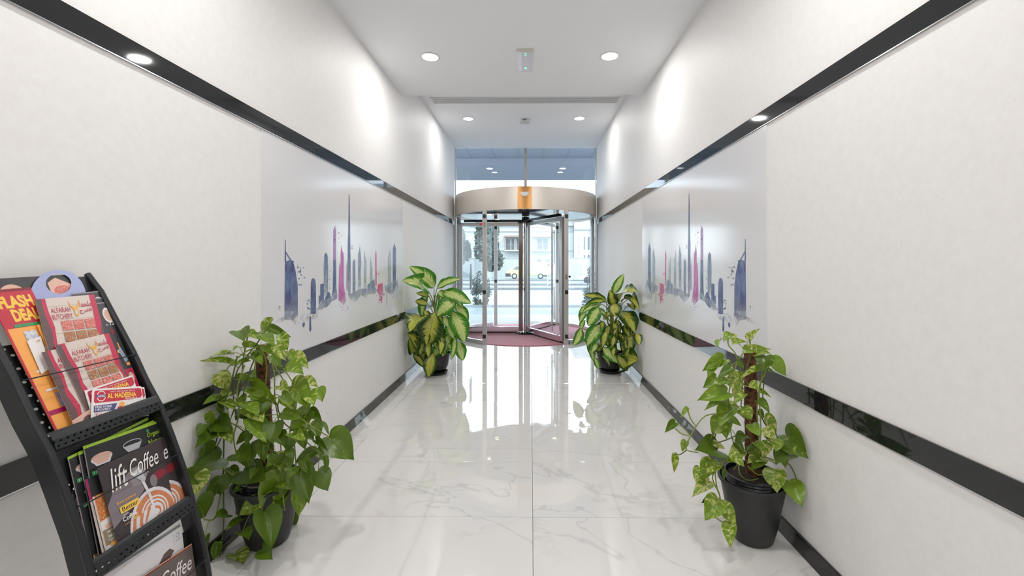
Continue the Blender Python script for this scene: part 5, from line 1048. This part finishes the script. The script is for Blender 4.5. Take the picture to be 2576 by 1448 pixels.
for key, lab in (('leafA', 'rearmost slim black leaflet at the right side of the top pocket'), ('leafB', 'middle slim black leaflet at the right side of the top pocket'), ('leafC', 'front slim black leaflet with a round food picture at the right of the top pocket')):
    sheet(key, 'slim_leaflet', lab, 'leaflet', 'slim black leaflets at the right of the top pocket', cm('leaflet_black', (.05, .05, .058)),
      [('r', 0, 0, 1, .012, GREY), ('e', .86, .13, .2, .075, WHT), ('e', .86, .13, .15, .055, PEACH), ('t', 'AED', .62, .215, .72, .226, WHT), ('t', '12', .80, .195, .97, .228, WHT, .02), ('e', .78, .29, .07, .03, DRED), ('r', .78, .40, .83, .47, GOLD), ('r', .68, .47, .82, .50, YEL), ('p', [(.72,.47),(.85,.45),(.95,.58),(.82,.6)], BLUG), ('r', .84, .60, .97, .63, ORA), ('r', .6, .66, 1, 1, CRIM), ('e', .85, .74, .1, .045, PEACH)])
sheet('hanger', 'door_hanger', 'lilac door hanger with an oval hole standing above the menus', 'door hanger', None, LILAC, [])
sheet('white', 'price_slip', 'small white slip between the sale flyer and the menus', 'leaflet', None, WHT, [('t', '20.', .55, .08, .9, .14, RED)])
sheet('orange', 'card_edge', 'thin orange card edge above the white slip', 'card', None, ORA, [])
def butch():
    it = [('r', 0, 0, .045, 1, GREY), ('p', [(.04,0),(.155,0),(.155,.15),(.19,.35),(.16,.55),(.24,.8),(.18,1),(.04,1)], CRIM), ('p', [(.03,0),(.09,0),(.09,.2),(.13,.4),(.09,.62),(.15,.85),(.1,1),(0,1),(0,0)], BRN),
          ('p', [(1,0),(.90,0),(.90,.2),(.87,.4),(.93,.6),(.88,1),(1,1)], CRIM), ('p', [(1,.35),(.95,.45),(.98,.7),(1,.75)], BRN)]
    for v in (.10, .27, .43, .60, .77, .92): it.append(('r', .18, v, .89, v+.0035, PEACH))
    it += [('t', 'ALFARAH', .19, .125, .51, .185, CRIM, .0), ('t', 'BUTCHERY', .185, .205, .52, .265, CRIM, .0), ('t', AR1, .66, .07, .90, .14, CRIM, .01), ('t', AR2, .66, .16, .88, .225, CRIM, .01)]
    it += [('p', [(.535,.115),(.51,.06),(.50,.05),(.515,.12),(.56,.15),(.57,.235),(.60,.255),(.63,.235),(.64,.15),(.68,.12),(.69,.05),(.68,.06),(.665,.115),(.6,.13)], GOLD), ('e', .60, .195, .02, .03, CREAM)]
    for r_ in range(4):
        for c_ in range(3): it.append(('r', .30+.20*c_, .29+.135*r_, .475+.20*c_, .405+.135*r_, (MEAT, MEAT2)[(r_+c_*2) % 2]))
    it.append(('t', 'halal fresh quality', .35, .84, .75, .86, CRIM))
    return it
sheet('menu1', 'butcher_menu', 'tall cream and red butcher menu directly below the lilac hanger', 'menu', 'cream and red butcher menus', CREAM, butch())
sheet('menu3', 'butcher_menu', 'cream and red butcher menu half hidden at the left of the front one', 'menu', 'cream and red butcher menus', CREAM, butch())
sheet('menu2', 'butcher_menu', 'front cream and red butcher menu above the grocery cards', 'menu', 'cream and red butcher menus', CREAM, butch())
sheet('scrap', 'peach_leaflet', 'peach coloured leaflet corner low in the top pocket', 'leaflet', None, PEACH, [('e', .6, .55, .2, .3, BRN)])
def groc():
    it = [('p', [(.06,.06),(.97,.06),(.985,.10),(.985,.30),(.95,.37),(.75,.41),(.4,.43),(.06,.44),(.04,.4),(.04,.1)], RED), ('e', .17, .235, .085, .165, WHT), ('e', .17, .235, .07, .14, RED), ('r', .08, .19, .26, .28, NAVY), ('t', 'AMG', .10, .20, .24, .27, WHT, .02),
          ('t', 'AL MADEENA', .28, .17, .86, .33, YEL, .03), ('t', 'Grocery', .62, .335, .87, .41, WHT, .02), ('t', 'SUPPLY AND DELIVERY SERVICE', .34, .10, .84, .145, WHT),
          ('p', [(.04,.52),(.46,.50),(.40,.70),(.04,.72)], NAVY), ('t', 'FREE HOME', .06, .535, .36, .605, WHT, .015), ('t', 'DELIVERY', .06, .62, .34, .69, WHT, .015),
          ('e', .55, .56, .05, .10, ORA), ('p', [(.46,.62),(.53,.60),(.60,.68),(.64,.60),(.66,.72),(.47,.74)], RED), ('e', .50, .74, .025, .045, GREY), ('e', .63, .73, .025, .045, GREY),
          ('p', [(.68,.62),(.78,.54),(.97,.48),(.97,.75),(.70,.80)], VEG), ('t', 'Tel: 04 33 22 471', .06, .76, .68, .85, RED, .01), ('t', 'Mob: 050 724 7310  055 467', .06, .88, .62, .92, GREY), ('r', .04, .94, .98, 1, GRN)]
    return it
for key, lab in (('card2', 'tilted white and red grocery card at the back of its stack'), ('card3', 'white grocery card edge between the tilted card and the front card'), ('card1', 'front white and red grocery card with a scooter picture above the first tray lip')):
    sheet(key, 'grocery_card', lab, 'card', 'white and red grocery cards', WHT, groc())
it = []
for i, (u, v) in enumerate([(.03, .10), (.06, .33), (.08, .56), (.10, .78), (.55, .2), (.58, .5)]): it += [('r', u, v, u+.38, v+.17, WHT), ('r', u+.015, v+.01, u+.365, v+.16, DISH)]
sheet('foods', 'food_menu', 'black menu with framed food pictures at the back of the second pocket', 'menu', None, BLK, it)
def org():
    return [('r', 0, 0, 1, .028, LIME), ('r', 0, .03, .012, 1, GREY), ('e', .17, .155, .12, .045, PEACH), ('p', [(.05,.15),(.29,.15),(.25,.215),(.10,.215)], SILV), ('p', [(.07,.155),(.27,.15),(.23,.20),(.12,.205)], PEACH), ('r', .04, .245, .20, .285, GRN), ('t', '118 ml', .06, .252, .18, .277, WHT), ('r', .21, .245, .38, .25, LGREY), ('r', .21, .26, .34, .263, GREY),
            ('e', .54, .13, .12, .035, LGREY), ('e', .54, .13, .11, .027, BLK), ('p', [(.42,.14),(.66,.14),(.61,.20),(.47,.20)], ASH), ('r', .40, .235, .54, .27, GRN), ('t', '237 ml', .42, .242, .52, .265, WHT), ('r', .55, .235, .74, .24, LGREY),
            ('e', .76, .065, .02, .018, GRN), ('t', 'Organic&', .74, .085, .98, .145, LIME, .012), ('t', 'Natural', .74, .16, .97, .22, LIME, .012), ('e', .14, .40, .06, .03, PEACH), ('r', .04, .50, .16, .535, GRN), ('t', '50 ml', .06, .507, .14, .528, WHT)]
for key, lab in (('org3', 'tilted black menu with lime top edge, rearmost of three in the second pocket'), ('org2', 'middle black menu with lime top edge in the second pocket'), ('org1', 'front black menu with lime top edge and green heading in the second pocket')):
    sheet(key, 'packaging_leaflet', lab, 'menu', 'black menus with lime edge', BLK, org())
sheet('veg2', 'brochure', 'cream edged brochure with magenta top behind the vegetable brochure', 'brochure', None, CREAM, [('r', 0, 0, .06, .25, MAG), ('r', .06, 0, 1, 1, BLK), ('r', .0, .9, .06, 1, MAG)])
sheet('veg1', 'brochure', 'colourful brochure with vegetables and a red foot in the second pocket', 'brochure', None, WHT, [('r', 0, 0, 1, .42, VEG), ('r', 0, 0, .04, 1, CREAM), ('p', [(.04,.42),(.5,.36),(.5,.6),(.04,.62)], WHT), ('e', .22, .52, .1, .04, PEACH), ('r', .04, .56, .6, .80, OLIV), ('t', 'WITH', .12, .59, .32, .63, WHT, .01), ('t', 'BEST', .14, .66, .34, .70, WHT, .01), ('t', 'TASTE', .12, .72, .36, .76, WHT, .01), ('e', .25, .81, .12, .03, ORA), ('r', .04, .92, .7, 1, RED), ('t', 'EAT', .12, .935, .38, .985, WHT, .02)])
def coffee(n):
    it = [('p', [(0,.50),(.10,.38),(.40,.22),(.50,.20),(.62,.50),(.30,.66),(0,.78)], COFG), ('p', [(.42,.20),(.60,.20),(.66,.36),(.60,.44),(.40,.42)], GREY), ('e', .85, .44, .13, .06, DRED), ('e', .74, .48, .06, .08, COFG)]
    it += [('e', .64, 1.06, .45, .51, SILV), ('e', .64, 1.06, .41, .465, LAT), ('e', .66, .86, .24, .20, SILV), ('e', .66, .86, .215, .18, LAT), ('e', .66, .86, .19, .155, SILV), ('e', .66, .86, .165, .132, LAT), ('e', .66, .86, .14, .11, SILV), ('e', .66, .86, .10, .07, LAT), ('e', .66, .87, .07, .045, SILV)]
    for i in range(5): it.append(('p', [(.30+.06*i, .93-.02*i), (.34+.07*i, .80-.012*i), (.42+.06*i, .80-.01*i), (.50+.04*i, .92), (.42, .99)], SILV if i % 2 == 0 else LAT))
    it += [('p', [(.53,.36),(.57,.36),(.64,.60),(.67,.84),(.63,.84),(.60,.62)], SILV), ('p', [(.40,.26),(.56,.22),(.62,.40),(.58,.44),(.50,.36)], ASH)]
    it += [('t', 'lift', .10, .08, .37, .37, WHT, .0, .35), ('t', 'Coffee', .41, .09, .89, .30, WHT, .0, .35), ('t', '& printing', .30, .30, .70, .35, ASH, 0, .25), ('t', 'Everything', .12, .505, .42, .545, GOLD, .02), ('r', .14, .575, .44, .66, YEL), ('t', 'Better', .17, .59, .42, .645, BLK, .01), ('t', 'with', .16, .675, .25, .70, WHT), ('t', 'Coffee', .14, .71, .37, .765, WHT, .02), ('r', .15, .80, .33, .805, GOLD), ('r', .30, .775, .38, .80, GOLD), ('r', .82, .93, .96, .945, SILV)]
    return it
sheet('coffee2', 'coffee_brochure', 'dark coffee brochure mostly hidden behind the front one in the second pocket', 'brochure', 'dark coffee brochures', COF, coffee(0)); sheet('coffee1', 'coffee_brochure', 'front dark coffee brochure with a latte cup in the second pocket', 'brochure', 'dark coffee brochures', COF, coffee(1))
sheet('blackcard', 'black_card', 'plain black card at the back of the bottom pocket', 'card', None, BLK, [])
def bowl():
    return [('r', 0, 0, 1, .012, ASH), ('e', .52, .72, .46, .42, ASH), ('e', .52, .74, .42, .36, BLUG), ('e', .52, .72, .36, .30, ASH), ('e', .52, .76, .32, .25, BLUG), ('p', [(.72,.22),(.80,.20),(.86,.26),(.34,.75),(.28,.70)], BRN), ('r', .87, .03, .985, .20, BOX), ('e', .93, .09, .03, .03, BLUG), ('e', .93, .09, .018, .018, BOX), ('p', [(.92,.05),(.93,.038),(.945,.05)], YEL), ('r', .89, .14, .97, .146, GREY), ('r', .89, .16, .97, .165, GREY)]
sheet('bowlB', 'tableware_brochure', 'grey edged brochure just behind the white one in the bottom pocket', 'brochure', 'white tableware brochures', ASH, bowl()); sheet('bowl', 'tableware_brochure', 'white brochure with a blue-grey bowl and small emblem in the bottom pocket', 'brochure', 'white tableware brochures', BOX, bowl())
sheet('rust', 'coffee_brochure', 'rust-red brochure edge behind the brown one in the bottom pocket', 'brochure', 'brown brochures in the bottom pocket', RUST, [('r', 0, .0, 1, .012, CREAM), ('r', 0, .02, 1, .03, RUST)])
sheet('coffee3', 'coffee_brochure', 'brown coffee brochure at the front of the bottom pocket', 'brochure', 'brown brochures in the bottom pocket', TAUPE, [('t', 'lift', .10, .10, .37, .40, WHT, .0, .35), ('t', 'Coffee', .42, .11, .95, .34, WHT, .0, .35), ('e', .62, 1.0, .47, .46, SILV), ('e', .62, 1.0, .43, .42, LAT)])
